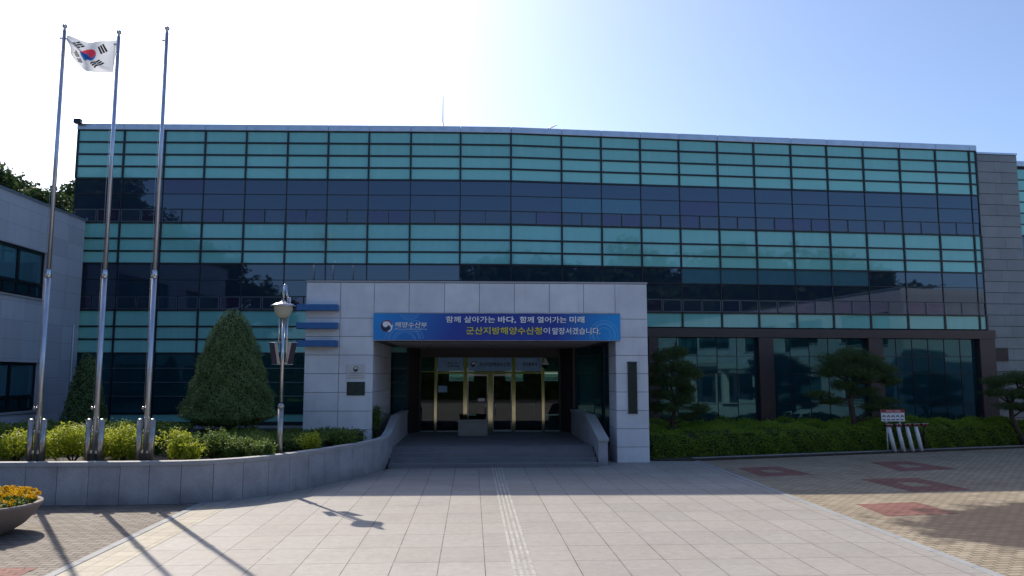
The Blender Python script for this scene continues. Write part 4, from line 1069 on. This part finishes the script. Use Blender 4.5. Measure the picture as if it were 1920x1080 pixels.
row = [(-12,-38,7.0),(-8,-40,7.5),(-4,-36,9.5),(1,-34,15.5),(5,-36,18.0),(9,-33,17.2),(13,-35,19.0),(17,-33,17.6),(22,-35,17.0),(27,-32,18.0),(32,-30,17),(-16,-40,7),(-21,-39,8),(37,-28,17.5),(42,-31,19),(47,-28,18),(52,-30,19),(58,-27,17.5)]
for k, (x, y, h) in enumerate(row):
    if k < 3:
        protos.append(wood_tree(x, y, h, 3.4, 'dark tree beyond the car park mirrored in the facade glass', 'trees beyond the car park', 80+k)); protos[-1]['h0'] = h; src = protos
    else:
        p = protos[k % 3]; c = copy_tree(p); s = h/p['h0']; c.scale = (s, s, s); c.location = (x, y, -.03); c.rotation_euler = (0, 0, k*1.3)
for p in protos: del p['h0']
for o in list(bpy.data.objects):
    if 'h0' in o: del o['h0']

hedge('hedge', 'tall dark hedge added beyond the car park to darken the door reflections', [(34,-24),(-26,-24),(-26,-27),(34,-27)], -.03, 4.2, 12, .42, M['broad'], .1)  # unseen hedge, added so the doors mirror something dark
tag(B().box(-60, 60, -200, -24.5, -.3, -.006).build('added_verge', M['hill']), kind='structure')  # unseen dark ground, added to keep the door reflections dim

# ------------------------------------------------------------------ flower bowl
t = thing('flower_bowl', 'big round stone bowl planted with yellow marigolds at the lower left', 'planter', (-8.38, 14.0, 0))
cx, cy = -8.46, 14.0
B().lathe((cx,cy,0), [(.001,0),(.50,0),(.56,.02),(.78,.16),(.93,.32),(1.02,.47),(1.04,.49),(1.04,.53),(.96,.53),(.94,.46),(.001,.46)], 56).build('bowl', M['concrete'], t)
a = rng.uniform(0, 6.283, 2600); q = .93*np.sqrt(rng.uniform(0,1,2600))
p = np.c_[cx+q*np.cos(a), cy+q*np.sin(a), .53+.15*(1-(q/.95)**2)+rng.normal(0,.03,2600)]
leaf_mesh('leaves', p, np.tile([0,0,1.], (2600,1)), .09, M['shrub'], t, .9)
fl = B(); P = []; Nn = []
for k in range(330):
    a_, q_ = rng.uniform(0, 6.283), .98*math.sqrt(rng.uniform(0,1)); c = (cx+q_*math.cos(a_), cy+q_*math.sin(a_), .60+.15*(1-(q_/1.0)**2)+rng.normal(0,.03))
    p, d = blob(c, (.042,.042,.03), 26, .6); P.append(p); Nn.append(d)
o = leaf_mesh('flowers', np.concatenate(P), np.concatenate(Nn), .034, M['flower'], t, .4, .8)
o['kind'] = 'stuff'

# ------------------------------------------------------------------ bicycle stands and their sign by the hedge
SG = 'slanted stands in a row at the hedge'
def stand(x, y, post, label):
    t = thing('bicycle_stand', label, 'bicycle stand', (x, y, 0), SG)
    if post:
        B().tube([(x+.12,y,.04),(x+.02,y,.52),(x-.05,y+.02,.93)], [.068,.068,.062], 14).build('post', M['whitepaint'], t)
    else:
        B().tube([(x+.05,y+.25,.04),(x,y+.2,.5),(x-.04,y+.04,.93)], [.03,.03,.03], 10).build('post', M['rubber'], t)
    B().box(x-.17, x+.10, y-.05, y+.10, .90, .975).tube([(x-.04,y-.06,.93),(x-.04,y+.18,.97)], .05, 10).build('head', M['rubber'], t, bevel=.015)
    b = B(); b.add([(x-.14,y-.056,.972),(x-.14,y-.056,.93),(x-.08,y-.056,.905),(x+.0,y-.056,.905),(x+.06,y-.056,.93),(x+.06,y-.056,.972)], [(0,1,2,3,4,5)]); b.build('reflector', M['red'], t)
    B().box(x-.15, x+.08, y-.04, y+.09, .977, .99).build('top_plate', M['plaque'], t)
lab5 = ['first from the sign of five slanted stands with red markers, white post', 'second from the left of the five stands with white post', 'middle one of the five stands with white post', 'fourth of five stands, its white post patchy and worn', 'rightmost stand of five, dark post hidden in the hedge']
for k in range(5): stand(14.64+k*.372, 26.93+k*.085, k < 4, lab5[k])
t = thing('notice_sign', 'white sign with a red header and five icons standing behind the slanted stands', 'sign', (14.88, 27.1, 0))
for x in (14.66, 15.14): B().tube([(x,27.2,.04),(x,27.2,1.1)], .022, 10).build('leg', M['whitepaint'], t)
B().box(14.46, 15.30, 27.15, 27.18, 1.07, 1.48).build('board', M['whitepaint'], t)
b = B(); b.box(14.46, 15.30, 27.14, 27.147, 1.375, 1.48); b.build('header', M['red'], t)
b = B(); lettering(b, '자전거 거치대', (14.62, 27.135, 1.402), U, .05, .52, .015); b.build('lettering', M['white'], t)
b = B()
for k in range(5):
    x = 14.53+k*.165
    b.flat([(-.065,0),(-.04,.045),(0,.07),(.04,.045),(.065,0),(.035,0),(0,.035),(-.035,0)], (x+.02, 27.142, 1.22), U)
    b.box(x-.035, x+.065, 27.138, 27.143, 1.115, 1.145)
b.build('icons', M['lettershadow'], t)
